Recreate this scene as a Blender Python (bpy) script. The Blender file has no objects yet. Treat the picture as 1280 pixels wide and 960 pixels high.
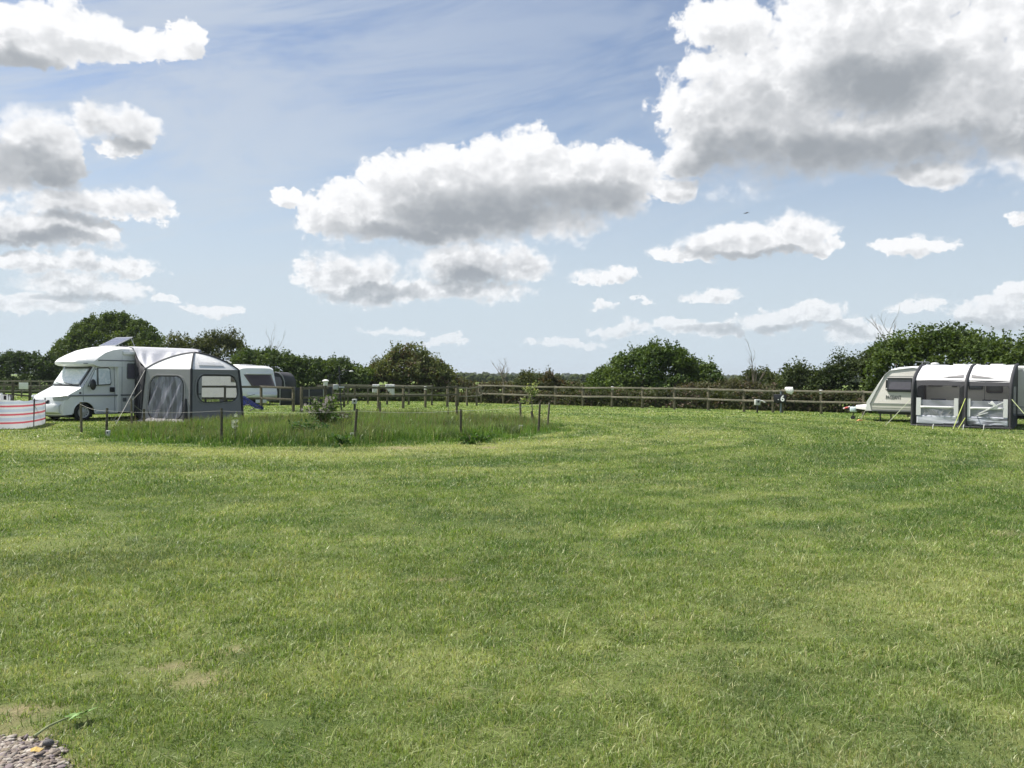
import bpy, bmesh, math, random
import numpy as np
from mathutils import Vector, Matrix, noise as mnoise

random.seed(11)
RNG = np.random.default_rng(11)
scene = bpy.context.scene
COL = scene.collection
PI = math.pi
HAZE = 0.00018

# ------------------------------------------------------------------ camera
CAM_H = 1.62
F = 1035.0                      # focal length in pixels of a 1280 wide picture
ROLL = 0.00857
PITCH = 8.4 / F
fwd = Vector((0, math.cos(PITCH), -math.sin(PITCH)))
right0 = Vector((1, 0, 0))
up0 = right0.cross(fwd)
right = (right0 * math.cos(ROLL) + up0 * math.sin(ROLL)).normalized()
upv = (up0 * math.cos(ROLL) - right0 * math.sin(ROLL)).normalized()
cam_data = bpy.data.cameras.new('camera')
cam = bpy.data.objects.new('camera', cam_data)
COL.objects.link(cam)
cam_data.sensor_width = 36.0
cam_data.lens = 36.0 * F / 1280.0
cam_data.clip_start = 0.05
cam_data.clip_end = 20000
M = Matrix(((right.x, upv.x, -fwd.x), (right.y, upv.y, -fwd.y), (right.z, upv.z, -fwd.z)))
cam.matrix_world = Matrix.Translation((0, 0, CAM_H)) @ M.to_4x4()
scene.camera = cam

def ray(px, py):
    return (fwd + right * ((px - 640) / F) - upv * ((py - 480) / F))

def ground(px, py, z=0.0):
    r = ray(px, py)
    t = (z - CAM_H) / r.z
    return Vector((r.x * t, r.y * t, z))

def at(px, py, Y):
    """point seen at a pixel, at depth Y"""
    r = ray(px, py)
    t = Y / r.y
    return Vector((r.x * t, Y, CAM_H + r.z * t))

def zat(px, py, Y):
    return at(px, py, Y).z

# ------------------------------------------------------------------ helpers
def tag(o, label=None, cat=None, group=None, kind=None):
    if label: o['label'] = label
    if cat: o['category'] = cat
    if group: o['group'] = group
    if kind: o['kind'] = kind
    return o

def empty(name, loc=(0, 0, 0), rotz=0.0, label=None, cat=None, group=None):
    o = bpy.data.objects.new(name, None)
    o.empty_display_size = 0.2
    COL.objects.link(o)
    o.location = loc
    o.rotation_euler = (0, 0, rotz)
    return tag(o, label, cat, group)

class MB:
    def __init__(s):
        s.v = []; s.f = []
    def add(s, vs, fs):
        n = len(s.v)
        s.v.extend([tuple(v) for v in vs])
        s.f.extend([tuple(i + n for i in f) for f in fs])
        return s
    def box(s, a, b):
        x0, y0, z0 = a; x1, y1, z1 = b
        return s.add([(x0,y0,z0),(x1,y0,z0),(x1,y1,z0),(x0,y1,z0),(x0,y0,z1),(x1,y0,z1),(x1,y1,z1),(x0,y1,z1)],
                     [(0,3,2,1),(4,5,6,7),(0,1,5,4),(1,2,6,5),(2,3,7,6),(3,0,4,7)])
    def tube(s, pts, r, n=8, cap=True):
        pts = [Vector(p) for p in pts]
        rs = r if isinstance(r, (list, tuple)) else [r] * len(pts)
        vs = []; fs = []
        ref = None
        for i, p in enumerate(pts):
            if i == 0: d = pts[1] - p
            elif i == len(pts) - 1: d = p - pts[i - 1]
            else: d = pts[i + 1] - pts[i - 1]
            if d.length < 1e-9: d = Vector((0, 0, 1))
            d.normalize()
            if ref is None:
                ref = d.orthogonal().normalized()
            ref = (ref - d * ref.dot(d))
            if ref.length < 1e-6: ref = d.orthogonal()
            ref.normalize()
            b = d.cross(ref)
            for k in range(n):
                a = 2 * PI * k / n
                vs.append(p + (ref * math.cos(a) + b * math.sin(a)) * rs[i])
        for i in range(len(pts) - 1):
            for k in range(n):
                k2 = (k + 1) % n
                fs.append((i*n+k, i*n+k2, (i+1)*n+k2, (i+1)*n+k))
        if cap:
            fs.append(tuple(range(n - 1, -1, -1)))
            fs.append(tuple((len(pts)-1)*n + k for k in range(n)))
        return s.add(vs, fs)
    def bar(s, p, q, w, h, up=(0, 0, 1)):
        """a rectangular bar from p to q; w across, h along up"""
        p = Vector(p); q = Vector(q); d = (q - p).normalized()
        u = Vector(up); u = (u - d * u.dot(d)).normalized(); c = d.cross(u)
        vs = []
        for e in (p, q):
            for a, b in ((-1,-1),(1,-1),(1,1),(-1,1)):
                vs.append(e + c * (a*w/2) + u * (b*h/2))
        return s.add(vs, [(0,3,2,1),(4,5,6,7),(0,1,5,4),(1,2,6,5),(2,3,7,6),(3,0,4,7)])
    def loft(s, rows, closed=False, cap=False):
        """rows of equal length joined into a sheet; closed: each row is a loop"""
        n = len(rows[0]); vs = [p for r in rows for p in r]; fs = []
        for i in range(len(rows) - 1):
            for k in range(n if closed else n - 1):
                k2 = (k + 1) % n
                fs.append((i*n+k, i*n+k2, (i+1)*n+k2, (i+1)*n+k))
        if cap:
            fs.append(tuple(range(n - 1, -1, -1)))
            fs.append(tuple((len(rows)-1)*n + k for k in range(n)))
        return s.add(vs, fs)
    def prism(s, poly, a, b, axis='y'):
        """polygon in the (x,z) plane between y=a and y=b (axis y), (y,z)/x or (x,y)/z"""
        def P(p, t):
            if axis == 'y': return (p[0], t, p[1])
            if axis == 'x': return (t, p[0], p[1])
            return (p[0], p[1], t)
        n = len(poly)
        vs = [P(p, a) for p in poly] + [P(p, b) for p in poly]
        fs = [tuple(range(n)), tuple(range(2*n-1, n-1, -1))] + [(i, i+n, (i+1) % n + n, (i+1) % n) for i in range(n)]
        return s.add(vs, fs)
    def ball(s, c, r, nu=10, nv=6):
        rx, ry, rz = r if isinstance(r, (tuple, list)) else (r, r, r)
        rows = []
        for j in range(nv + 1):
            t = PI * j / nv
            t = min(max(t, 0.02), PI - 0.02)
            rows.append([(c[0]+rx*math.sin(t)*math.cos(2*PI*k/nu), c[1]+ry*math.sin(t)*math.sin(2*PI*k/nu), c[2]+rz*math.cos(t)) for k in range(nu)])
        return s.loft(rows, closed=True, cap=True)
    def build(s, name, mat, parent=None, bevel=0.0, smooth=False, segs=2, solid=0.0, angle=40, subsurf=0):
        me = bpy.data.meshes.new(name)
        me.from_pydata(s.v, [], s.f)
        me.validate()
        bm = bmesh.new(); bm.from_mesh(me)
        if not solid:
            bmesh.ops.recalc_face_normals(bm, faces=bm.faces)
        bm.to_mesh(me); bm.free()
        o = bpy.data.objects.new(name, me)
        COL.objects.link(o)
        if mat: me.materials.append(mat)
        if parent: o.parent = parent
        if subsurf:
            m = o.modifiers.new('subsurf', 'SUBSURF'); m.levels = subsurf; m.render_levels = subsurf
        if solid:
            m = o.modifiers.new('solid', 'SOLIDIFY'); m.thickness = solid; m.offset = 0
        if bevel:
            m = o.modifiers.new('bevel', 'BEVEL'); m.width = bevel; m.segments = segs; m.limit_method = 'ANGLE'; m.angle_limit = math.radians(35)
            m.harden_normals = False
        if smooth or bevel:
            for p in me.polygons: p.use_smooth = True
            me.set_sharp_from_angle(angle=math.radians(angle)) if not bevel else None
        return o

def np_mesh(name, verts, tris_or_quads, mat, attrs=None, parent=None, smooth=False):
    """verts (n,3) float; list of face arrays (m,k); attrs: dict name -> (n,4) colours per vertex"""
    me = bpy.data.meshes.new(name)
    n = len(verts)
    me.vertices.add(n)
    me.vertices.foreach_set('co', np.ascontiguousarray(verts, dtype=np.float32).ravel())
    loops = np.concatenate([f.ravel() for f in tris_or_quads]).astype(np.int32)
    sizes = np.concatenate([np.full(len(f), f.shape[1], dtype=np.int32) for f in tris_or_quads])
    starts = np.concatenate([[0], np.cumsum(sizes)[:-1]]).astype(np.int32)
    me.loops.add(len(loops)); me.loops.foreach_set('vertex_index', loops)
    me.polygons.add(len(sizes)); me.polygons.foreach_set('loop_start', starts)
    me.update(calc_edges=True)
    if attrs:
        for k, a in attrs.items():
            at_ = me.attributes.new(k, 'FLOAT_COLOR', 'POINT')
            at_.data.foreach_set('color', np.ascontiguousarray(a, dtype=np.float32).ravel())
    if smooth:
        me.polygons.foreach_set('use_smooth', np.ones(len(sizes), dtype=bool))
    me.materials.append(mat)
    o = bpy.data.objects.new(name, me)
    COL.objects.link(o)
    if parent: o.parent = parent
    return o

# ------------------------------------------------------------------ node helpers
class NT:
    def __init__(s, tree): s.t = tree; s.n = tree.nodes; s.l = tree.links
    def node(s, typ, **kw):
        nd = s.n.new(typ)
        for k, v in kw.items(): setattr(nd, k, v)
        return nd
    def put(s, sock, v):
        if isinstance(v, bpy.types.NodeSocket): s.l.new(v, sock)
        else: sock.default_value = v
    def math(s, op, a, b=None, c=None, clamp=False):
        nd = s.n.new('ShaderNodeMath'); nd.operation = op; nd.use_clamp = clamp
        s.put(nd.inputs[0], a)
        if b is not None: s.put(nd.inputs[1], b)
        if c is not None: s.put(nd.inputs[2], c)
        return nd.outputs[0]
    def vmath(s, op, a, b=None, scale=None):
        nd = s.n.new('ShaderNodeVectorMath'); nd.operation = op
        s.put(nd.inputs[0], a)
        if b is not None: s.put(nd.inputs[1], b)
        if scale is not None: s.put(nd.inputs['Scale'], scale)
        return nd.outputs['Value'] if op in ('LENGTH', 'DOT_PRODUCT', 'DISTANCE') else nd.outputs['Vector']
    def mix(s, f, a, b, blend='MIX'):
        nd = s.n.new('ShaderNodeMix'); nd.data_type = 'RGBA'; nd.blend_type = blend
        s.put(nd.inputs[0], f); s.put(nd.inputs[6], a); s.put(nd.inputs[7], b)
        return nd.outputs[2]
    def fmix(s, f, a, b):
        nd = s.n.new('ShaderNodeMix'); nd.data_type = 'FLOAT'
        s.put(nd.inputs[0], f); s.put(nd.inputs[2], a); s.put(nd.inputs[3], b)
        return nd.outputs[0]
    def noise(s, vec, scale, detail=4, rough=0.5, dist=0.0, color=False):
        nd = s.n.new('ShaderNodeTexNoise'); nd.inputs['Scale'].default_value = scale
        nd.inputs['Detail'].default_value = detail; nd.inputs['Roughness'].default_value = rough
        nd.inputs['Distortion'].default_value = dist
        if vec is not None: s.l.new(vec, nd.inputs['Vector'])
        return nd.outputs['Color' if color else 'Fac']
    def ramp(s, f, lo, hi, a=0.0, b=1.0, smooth=True):
        nd = s.n.new('ShaderNodeMapRange'); nd.interpolation_type = 'SMOOTHSTEP' if smooth else 'LINEAR'
        s.put(nd.inputs[0], f); s.put(nd.inputs[1], lo); s.put(nd.inputs[2], hi); s.put(nd.inputs[3], a); s.put(nd.inputs[4], b)
        return nd.outputs[0]
    def comb(s, x, y, z):
        nd = s.n.new('ShaderNodeCombineXYZ')
        s.put(nd.inputs[0], x); s.put(nd.inputs[1], y); s.put(nd.inputs[2], z)
        return nd.outputs[0]
    def sep(s, v):
        nd = s.n.new('ShaderNodeSeparateXYZ'); s.l.new(v, nd.inputs[0]); return nd.outputs

def new_mat(name):
    m = bpy.data.materials.new(name); m.use_nodes = True
    m.node_tree.nodes.clear()
    return m, NT(m.node_tree)

def principled(nt, col, rough=0.5, metal=0.0, spec=0.5, normal=None, coat=0.0, trans=0.0, sub=0.0):
    p = nt.node('ShaderNodeBsdfPrincipled')
    nt.put(p.inputs['Base Color'], col); nt.put(p.inputs['Roughness'], rough)
    p.inputs['Metallic'].default_value = metal
    p.inputs['Specular IOR Level'].default_value = spec
    p.inputs['Coat Weight'].default_value = coat
    p.inputs['Transmission Weight'].default_value = trans
    if normal is not None: nt.l.new(normal, p.inputs['Normal'])
    return p

def out(nt, sh):
    o = nt.node('ShaderNodeOutputMaterial'); nt.l.new(sh, o.inputs['Surface'])

def bump(nt, h, strength=0.3, dist=0.02):
    b = nt.node('ShaderNodeBump'); b.inputs['Strength'].default_value = strength; b.inputs['Distance'].default_value = dist
    nt.l.new(h, b.inputs['Height']); return b.outputs[0]

def C(r, g, b): return (r, g, b, 1.0)

def plain(name, col, rough=0.5, metal=0.0, spec=0.5, var=0.12, scale=6.0, bumps=0.0, coat=0.0, dirt=0.0):
    """paint/fabric/wood base with slight uneven tone"""
    m, nt = new_mat(name)
    tc = nt.node('ShaderNodeTexCoord').outputs['Object']
    n = nt.noise(tc, scale, 5, 0.6)
    dark = C(col[0]*(1-var), col[1]*(1-var), col[2]*(1-var)); lite = C(min(1, col[0]*(1+var)), min(1, col[1]*(1+var)), min(1, col[2]*(1+var)))
    c = nt.mix(n, dark, lite)
    if dirt:
        d = nt.ramp(nt.noise(tc, scale * 0.5, 6, 0.7, 0.5), 0.45, 0.75)
        d = nt.math('MULTIPLY', d, dirt)
        c = nt.mix(d, c, C(0.18, 0.17, 0.13))
    nrm = None
    if bumps:
        nrm = bump(nt, nt.noise(tc, scale * 4, 4, 0.6), bumps, 0.02)
    out(nt, principled(nt, c, rough, metal, spec, nrm, coat).outputs[0])
    return m
# ------------------------------------------------------------------ light
SUN_AZ = math.radians(-72)       # left of the view direction
SUN_EL = math.radians(58)
sdir = Vector((math.sin(SUN_AZ) * math.cos(SUN_EL), math.cos(SUN_AZ) * math.cos(SUN_EL), math.sin(SUN_EL)))
sd = bpy.data.lights.new('sun', 'SUN'); sd.energy = 5.0; sd.angle = math.radians(0.53); sd.color = (1.0, 0.955, 0.89)
sun = bpy.data.objects.new('sun', sd); COL.objects.link(sun)
sun.rotation_euler = (-sdir).to_track_quat('-Z', 'Y').to_euler()
sun.location = (0, 0, 40)

# ------------------------------------------------------------------ sky: clear sky plus cumulus clouds in the world's directions
world = bpy.data.worlds.new('World'); scene.world = world; world.use_nodes = True
W = NT(world.node_tree); world.node_tree.nodes.clear()

CLOUDS = [
 # px, py, rx, up, down   (directions of the cloud lobes, from pixel positions in the photograph)
 (10,40,110,44,36),(95,38,90,44,34),(160,52,60,28,24),(196,60,30,18,18),(229,52,28,27,24),
 (45,180,60,46,34),(78,208,40,24,24),(-10,200,60,46,40),(160,155,30,28,34),(128,148,30,20,22),(150,182,24,14,18),
 (112,258,96,20,16),(168,255,46,16,12),(50,288,100,26,18),(60,328,120,14,9),(130,332,70,12,8),(105,362,78,22,13),(20,380,90,15,8),(215,370,16,6,5),(265,384,32,9,6),
 (428,258,46,34,44),(492,228,52,34,56),(560,222,70,46,64),(645,208,70,54,78),(720,214,60,40,62),(775,214,50,42,52),(600,268,150,30,30),(520,288,120,14,16),
 (362,242,20,12,12),(842,232,22,14,14),
 (430,352,64,28,24),(475,368,60,14,12),(590,336,76,32,28),(650,334,36,26,20),(560,368,100,14,12),
 (905,28,52,40,34),(878,150,50,52,52),(950,110,120,76,110),(1090,60,170,120,120),(1060,172,190,60,46),(1215,90,130,110,100),(1300,150,90,90,64),(868,200,48,24,14),
 (1150,212,46,20,16),
 (850,314,42,12,11),(915,304,60,24,22),(985,299,56,26,22),(1030,312,26,10,10),(1140,310,50,16,12),(1275,268,16,10,8),
 (757,350,38,14,9),(757,382,16,5,5),(800,377,11,5,4),(886,372,34,9,7),
 (1015,396,48,18,12),(955,402,58,15,9),(870,410,86,10,7),(780,413,50,6,5),(1080,412,44,12,9),(1150,388,38,12,9),(1250,396,56,20,18),(1280,364,36,16,18),
 (560,424,26,5,5),(700,425,50,6,5),(500,412,40,4,4),
]
# grey bases: the parts of the clouds that are in their own shade
GREYS = [
 (1100,110,90,42,46),(1010,205,190,40,30),(1180,190,120,34,26),(905,192,60,34,26),
 (640,262,150,34,34),(560,272,80,26,26),(760,245,60,24,30),(520,296,110,14,14),
 (75,215,60,26,26),(20,90,90,24,30),(20,190,60,20,40),(110,275,60,10,12),(40,300,90,10,12),(600,352,60,14,16),(460,366,70,8,12),
 (160,188,30,12,16),(120,375,70,8,8),(940,322,90,8,12),(960,412,120,6,8),(1250,410,60,10,12),
]
tc = W.node('ShaderNodeTexCoord').outputs['Generated']
dvec = W.vmath('NORMALIZE', tc)
sx, sy, sz = W.sep(dvec)
az = W.math('ARCTAN2', sx, sy)
el = W.math('ARCSINE', sz)

def azel(px, py):
    r = ray(px, py).normalized()
    return math.atan2(r.x, r.y), math.asin(r.z)

g = bpy.data.node_groups.new('cloud_field', 'ShaderNodeTree')
g.interface.new_socket('az', in_out='INPUT', socket_type='NodeSocketFloat')
g.interface.new_socket('el', in_out='INPUT', socket_type='NodeSocketFloat')
g.interface.new_socket('density', in_out='OUTPUT', socket_type='NodeSocketFloat')
g.interface.new_socket('relief', in_out='OUTPUT', socket_type='NodeSocketFloat')
G = NT(g)
gi = G.node('NodeGroupInput'); go = G.node('NodeGroupOutput')
gaz, gel = gi.outputs['az'], gi.outputs['el']
# cauliflower edges: fractal cells plus soft noise, finer towards the horizon
p3 = G.comb(gaz, G.math('MULTIPLY', gel, 1.15), 0.0)
def vor(scale, detail):
    v = G.node('ShaderNodeTexVoronoi'); v.feature = 'F1'; v.voronoi_dimensions = '2D'
    v.inputs['Scale'].default_value = scale; v.inputs['Detail'].default_value = detail
    v.inputs['Roughness'].default_value = 0.55
    v.normalize = True
    G.l.new(warp, v.inputs['Vector']); return v.outputs['Distance']
wn = G.noise(p3, 26, 3, 0.6, 0.0, True)
warp = G.vmath('ADD', p3, G.vmath('SCALE', G.vmath('SUBTRACT', wn, (0.5, 0.5, 0.5)), None, 0.035))
low = G.ramp(gel, 0.07, 0.24)
cell = vor(30, 3.5)
fb = G.noise(p3, 17, 6, 0.6)
f = None
w2 = G.sep(G.vmath('ADD', G.vmath('SCALE', G.vmath('SUBTRACT', G.noise(p3, 9, 1, 0.5, 0.0, True), (0.5, 0.5, 0.5)), None, 0.035),
                G.vmath('SCALE', G.vmath('SUBTRACT', G.noise(p3, 48, 5, 0.68, 0.0, True), (0.5, 0.5, 0.5)), None, 0.029)))
gaz2 = G.math('MULTIPLY_ADD', w2[0], 1.6, gaz); gel2 = G.math('ADD', w2[1], gel)
qv = G.comb(gaz2, gel2, gel2)
for (cx, cy, rx, ru, rd) in CLOUDS:
    a0, e0 = azel(cx, cy)
    a1, _ = azel(cx + rx, cy); _, e1 = azel(cx, cy - ru); _, e2 = azel(cx, cy + rd)
    kx = 1.0 / max(1e-4, (a1 - a0)); ku = 1.0 / max(1e-4, (e1 - e0)); kd = 1.0 / max(1e-4, (e0 - e2))
    ma = G.node('ShaderNodeVectorMath'); ma.operation = 'MULTIPLY_ADD'
    G.l.new(qv, ma.inputs[0]); ma.inputs[1].default_value = (kx, ku, -kd); ma.inputs[2].default_value = (-a0 * kx, -e0 * ku, e0 * kd)
    mx = G.vmath('MAXIMUM', ma.outputs[0], (-1e6, 0.0, 0.0))
    r2 = G.vmath('DOT_PRODUCT', mx, mx)
    f = r2 if f is None else G.math('SMOOTH_MIN', f, r2, 0.25)
f = G.math('SUBTRACT', 1.0, G.math('MINIMUM', f, 2.6))
bil = G.math('MULTIPLY', G.math('SUBTRACT', 0.20, G.math('MULTIPLY', cell, cell)), 2.3)
rel = G.math('ADD', bil, G.math('MULTIPLY', G.math('SUBTRACT', fb, 0.5), 1.9))
rel = G.math('ADD', rel, G.math('MULTIPLY', G.math('SUBTRACT', G.noise(p3, 75, 4, 0.62), 0.5), G.math('MULTIPLY_ADD', low, -1.9, 2.3)))
f = G.math('ADD', f, rel)
G.l.new(G.math('ADD', rel, G.math('MULTIPLY', f, 0.25)), go.inputs['relief'])
G.l.new(f, go.inputs['density'])

gs = bpy.data.node_groups.new('grey_field', 'ShaderNodeTree')
gs.interface.new_socket('az', in_out='INPUT', socket_type='NodeSocketFloat')
gs.interface.new_socket('el', in_out='INPUT', socket_type='NodeSocketFloat')
gs.interface.new_socket('grey', in_out='OUTPUT', socket_type='NodeSocketFloat')
S = NT(gs); si = S.node('NodeGroupInput'); so = S.node('NodeGroupOutput')
q3 = S.comb(si.outputs['az'], si.outputs['el'], 0.7)
sw = S.sep(S.vmath('SCALE', S.vmath('SUBTRACT', S.noise(q3, 14, 5, 0.6, 0.0, True), (0.5, 0.5, 0.5)), None, 0.09))
sa_ = S.math('MULTIPLY_ADD', sw[0], 1.3, si.outputs['az']); se_ = S.math('MULTIPLY_ADD', sw[1], 0.8, si.outputs['el'])
sv = S.comb(sa_, se_, se_); f = None
for (cx, cy, rx, ru, rd) in GREYS:
    a0, e0 = azel(cx, cy); a1, _ = azel(cx + rx, cy); _, e1 = azel(cx, cy - ru); _, e2 = azel(cx, cy + rd)
    kx = 1 / (a1 - a0); ku = 1 / (e1 - e0); kd = 1 / (e0 - e2)
    ma = S.node('ShaderNodeVectorMath'); ma.operation = 'MULTIPLY_ADD'
    S.l.new(sv, ma.inputs[0]); ma.inputs[1].default_value = (kx, ku, -kd); ma.inputs[2].default_value = (-a0 * kx, -e0 * ku, e0 * kd)
    mx = S.vmath('MAXIMUM', ma.outputs[0], (-1e6, 0.0, 0.0)); r2 = S.vmath('DOT_PRODUCT', mx, mx)
    f = r2 if f is None else S.math('SMOOTH_MIN', f, r2, 0.3)
S.l.new(S.ramp(f, -0.1, 1.5, 1.0, 0.0), so.inputs['grey'])
gnode = W.node('ShaderNodeGroup'); gnode.node_tree = gs; W.put(gnode.inputs['az'], az); W.put(gnode.inputs['el'], el)
grey = gnode.outputs['grey']

def field(da, de):
    nd = W.node('ShaderNodeGroup'); nd.node_tree = g
    W.put(nd.inputs['az'], W.math('ADD', az, da) if not isinstance(da, float) or da else az)
    W.put(nd.inputs['el'], W.math('ADD', el, de) if not isinstance(de, float) or de else el)
    return nd
# step sizes shrink with elevation (far clouds are small in the sky)
stp = W.math('MULTIPLY_ADD', el, 1.7, 0.25)
n0 = field(0.0, 0.0); f0 = n0.outputs['density']
def off(k, ca=-0.55, ce=0.83):
    return W.math('MULTIPLY', stp, k * ca), W.math('MULTIPLY', stp, k * ce)
n1 = field(*off(0.026)); dens = [W.ramp(n1.outputs['density'], 0.0, 1.5), W.ramp(field(*off(0.11, -0.2, 0.98)).outputs['density'], -0.5, 0.9)]
relief = W.math('SUBTRACT', n0.outputs['relief'], n1.outputs['relief'])
relief = W.math('MINIMUM', W.math('MAXIMUM', relief, -0.8), 0.8)
low_ = W.ramp(el, 0.05, 0.2, 1.0, 0.0)
alpha = W.ramp(f0, W.math('MULTIPLY_ADD', low_, -0.15, W.math('MULTIPLY', dens[1], -0.55)), W.math('ADD', W.math('MULTIPLY', low_, 0.15), W.math('MULTIPLY_ADD', dens[1], 0.35, 0.42)))
alpha = W.math('MULTIPLY', alpha, W.math('MULTIPLY_ADD', low_, -0.12, 1.0))
thick = W.ramp(f0, 0.1, 1.5)
occ = W.math('ADD', W.math('MULTIPLY', dens[0], 0.42), W.math('MULTIPLY', dens[1], 0.30))
occ = W.math('MULTIPLY', occ, W.math('MULTIPLY_ADD', thick, 0.75, 0.25))
occ = W.math('MULTIPLY', occ, W.ramp(el, 0.0, 0.16, 0.45, 1.0))
occ = W.math('ADD', occ, W.math('MULTIPLY', grey, 0.78))
occ = W.math('MAXIMUM', W.math('SUBTRACT', occ, W.math('MULTIPLY', relief, W.math('MULTIPLY_ADD', grey, -0.10, 0.27))), 0.0)
light = W.math('EXPONENT', W.math('MULTIPLY', occ, -1.15))
EX = 0.70 / 0.10
ccol = W.mix(W.ramp(light, 0.22, 0.97, smooth=False), C(0.355*EX, 0.385*EX, 0.42*EX), C(1.0*EX, 1.005*EX, 1.02*EX))
# thin high veil
stretch = W.comb(W.math('MULTIPLY_ADD', el, 0.9, az), W.math('MULTIPLY_ADD', az, -1.7, W.math('MULTIPLY', el, 6.5)), 0.3)
vn = W.noise(stretch, 2.1, 8, 0.64, 0.9)
vcol = W.ramp(vn, 0.30, 0.62)
left = W.ramp(az, -0.70, 0.25, 1.0, 0.40)
veil = W.math('MULTIPLY', vcol, left)
veil = W.math('MAXIMUM', W.math('MULTIPLY', veil, 0.95), W.ramp(el, 0.0, 0.30, 0.62, 0.10))
sky = W.node('ShaderNodeTexSky'); sky.sky_type = 'NISHITA'; sky.sun_disc = False
sky.sun_elevation = SUN_EL; sky.sun_rotation = SUN_AZ
sky.altitude = 50; sky.air_density = 1.0; sky.dust_density = 1.0; sky.ozone_density = 2.0
halo = W.math('MULTIPLY', W.ramp(f0, -1.5, 0.2), W.math('MULTIPLY_ADD', vn, 1.1, -0.15))
veil = W.math('MAXIMUM', veil, W.math('MULTIPLY', halo, 0.62))
skyb = W.mix(1.0, sky.outputs[0], C(0.93, 0.89, 0.89), 'MULTIPLY')
skyc = W.mix(veil, skyb, C(0.60*EX, 0.665*EX, 0.755*EX))
skyc = W.mix(W.ramp(el, -0.02, 0.36, 0.9, 0.0), skyc, C(0.63*EX, 0.735*EX, 0.82*EX))
full = W.mix(alpha, skyc, ccol)
full = W.mix(W.ramp(el, -0.02, 0.14, 0.55, 0.0), full, C(0.62*EX, 0.725*EX, 0.80*EX))
bg = W.node('ShaderNodeBackground'); W.l.new(full, bg.inputs['Color']); bg.inputs['Strength'].default_value = 0.10
wo = W.node('ShaderNodeOutputWorld'); W.l.new(bg.outputs[0], wo.inputs['Surface'])
world.cycles.sampling_method = 'NONE'

scene.view_settings.view_transform = 'Standard'
scene.view_settings.look = 'None'
scene.view_settings.exposure = 0.52
scene.view_settings.gamma = 1.0
scene.view_settings.use_curve_mapping = False
scene.render.engine = 'CYCLES'
scene.cycles.use_denoising = True
scene.cycles.use_adaptive_sampling = True
scene.cycles.adaptive_threshold = 0.02
scene.cycles.adaptive_min_samples = 8
scene.cycles.max_bounces = 6
scene.cycles.diffuse_bounces = 3
scene.cycles.transparent_max_bounces = 12
scene.cycles.sample_clamp_indirect = 6.0
scene.render.film_transparent = False
# ------------------------------------------------------------------ the meadow island outline (long unmown grass), on the ground
ISLAND = [(-12.6,25.6),(-11.2,21.6),(-9.6,19.5),(-7.0,18.7),(-4.0,18.7),(-1.6,20.4),(0.6,22.6),(1.75,25.2),(1.6,28.5),(0.8,32.0),(-2.0,34.2),(-5.6,34.6),(-8.6,31.0),(-9.9,28.6),(-11.3,27.3)]
def poly_np(x, y, poly):
    inside = np.zeros(x.shape, bool)
    n = len(poly)
    for i in range(n):
        x1, y1 = poly[i]; x2, y2 = poly[(i + 1) % n]
        c = ((y1 > y) != (y2 > y)) & (x < (x2 - x1) * (y - y1) / (y2 - y1 + 1e-12) + x1)
        inside ^= c
    return inside
def dist_poly(x, y, poly):
    d = np.full(x.shape, 1e9)
    n = len(poly)
    for i in range(n):
        x1, y1 = poly[i]; x2, y2 = poly[(i + 1) % n]
        dx, dy = x2 - x1, y2 - y1
        t = np.clip(((x - x1) * dx + (y - y1) * dy) / (dx * dx + dy * dy), 0, 1)
        d = np.minimum(d, np.hypot(x - x1 - t * dx, y - y1 - t * dy))
    return np.where(poly_np(x, y, poly), -d, d)

# value noise for placing and colouring blades
def vnoise(x, y, seed=0, octaves=4, rough=0.5):
    tot = np.zeros_like(x); amp = 1.0; s = 0.0
    for o in range(octaves):
        xi = np.floor(x).astype(np.int64); yi = np.floor(y).astype(np.int64)
        fx = x - xi; fy = y - yi; fx = fx * fx * (3 - 2 * fx); fy = fy * fy * (3 - 2 * fy)
        def h(a, b):
            v = (a * 374761393 + b * 668265263 + (seed + o * 17) * 2147483647) & 0xFFFFFFFF
            v = ((v ^ (v >> 13)) * 1274126177) & 0xFFFFFFFF
            return ((v ^ (v >> 16)) & 0xFFFF) / 65535.0
        v = (h(xi, yi) * (1 - fx) + h(xi + 1, yi) * fx) * (1 - fy) + (h(xi, yi + 1) * (1 - fx) + h(xi + 1, yi + 1) * fx) * fy
        tot += v * amp; s += amp; amp *= rough; x = x * 2.03 + 13.7; y = y * 2.03 + 7.1
    return tot / s

# bare, dry spots on the lawn (ground positions), radius in metres
def gxy(px, py):
    p = ground(px, py); return (p.x, p.y)
BARE = [(*gxy(258, 790), .07), (*gxy(268, 811), .09), (*gxy(195, 840), .12), (*gxy(250, 848), .17), (*gxy(30, 908), .10), (*gxy(5, 905), .12), (*gxy(520, 722), .10), (*gxy(1265, 668), .14), (*gxy(610, 560), .3),
        (*gxy(235, 842), .10), (*gxy(500, 560), .4), (*gxy(540, 728), .08)]
def bare_mask(x, y):
    m = np.zeros_like(x)
    wx = x + (vnoise(x * 5, y * 5, 5, 3) - .5) * .5; wy = y + (vnoise(x * 5, y * 5, 9, 3) - .5) * .5
    for bx, by, r in BARE:
        d = np.hypot((wx - bx) * .7, wy - by) / r
        m = np.maximum(m, np.clip(1.35 - d, 0, 1))
    m = m * np.clip((vnoise(x * 14, y * 14, 6, 3, .7) - .12) * 3.2, 0, 1)
    return m
GRAVEL = [gxy(-60, 905), gxy(-20, 922), gxy(20, 925), gxy(55, 925), gxy(72, 938), gxy(80, 962), gxy(84, 1010), gxy(-100, 1060)]

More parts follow.
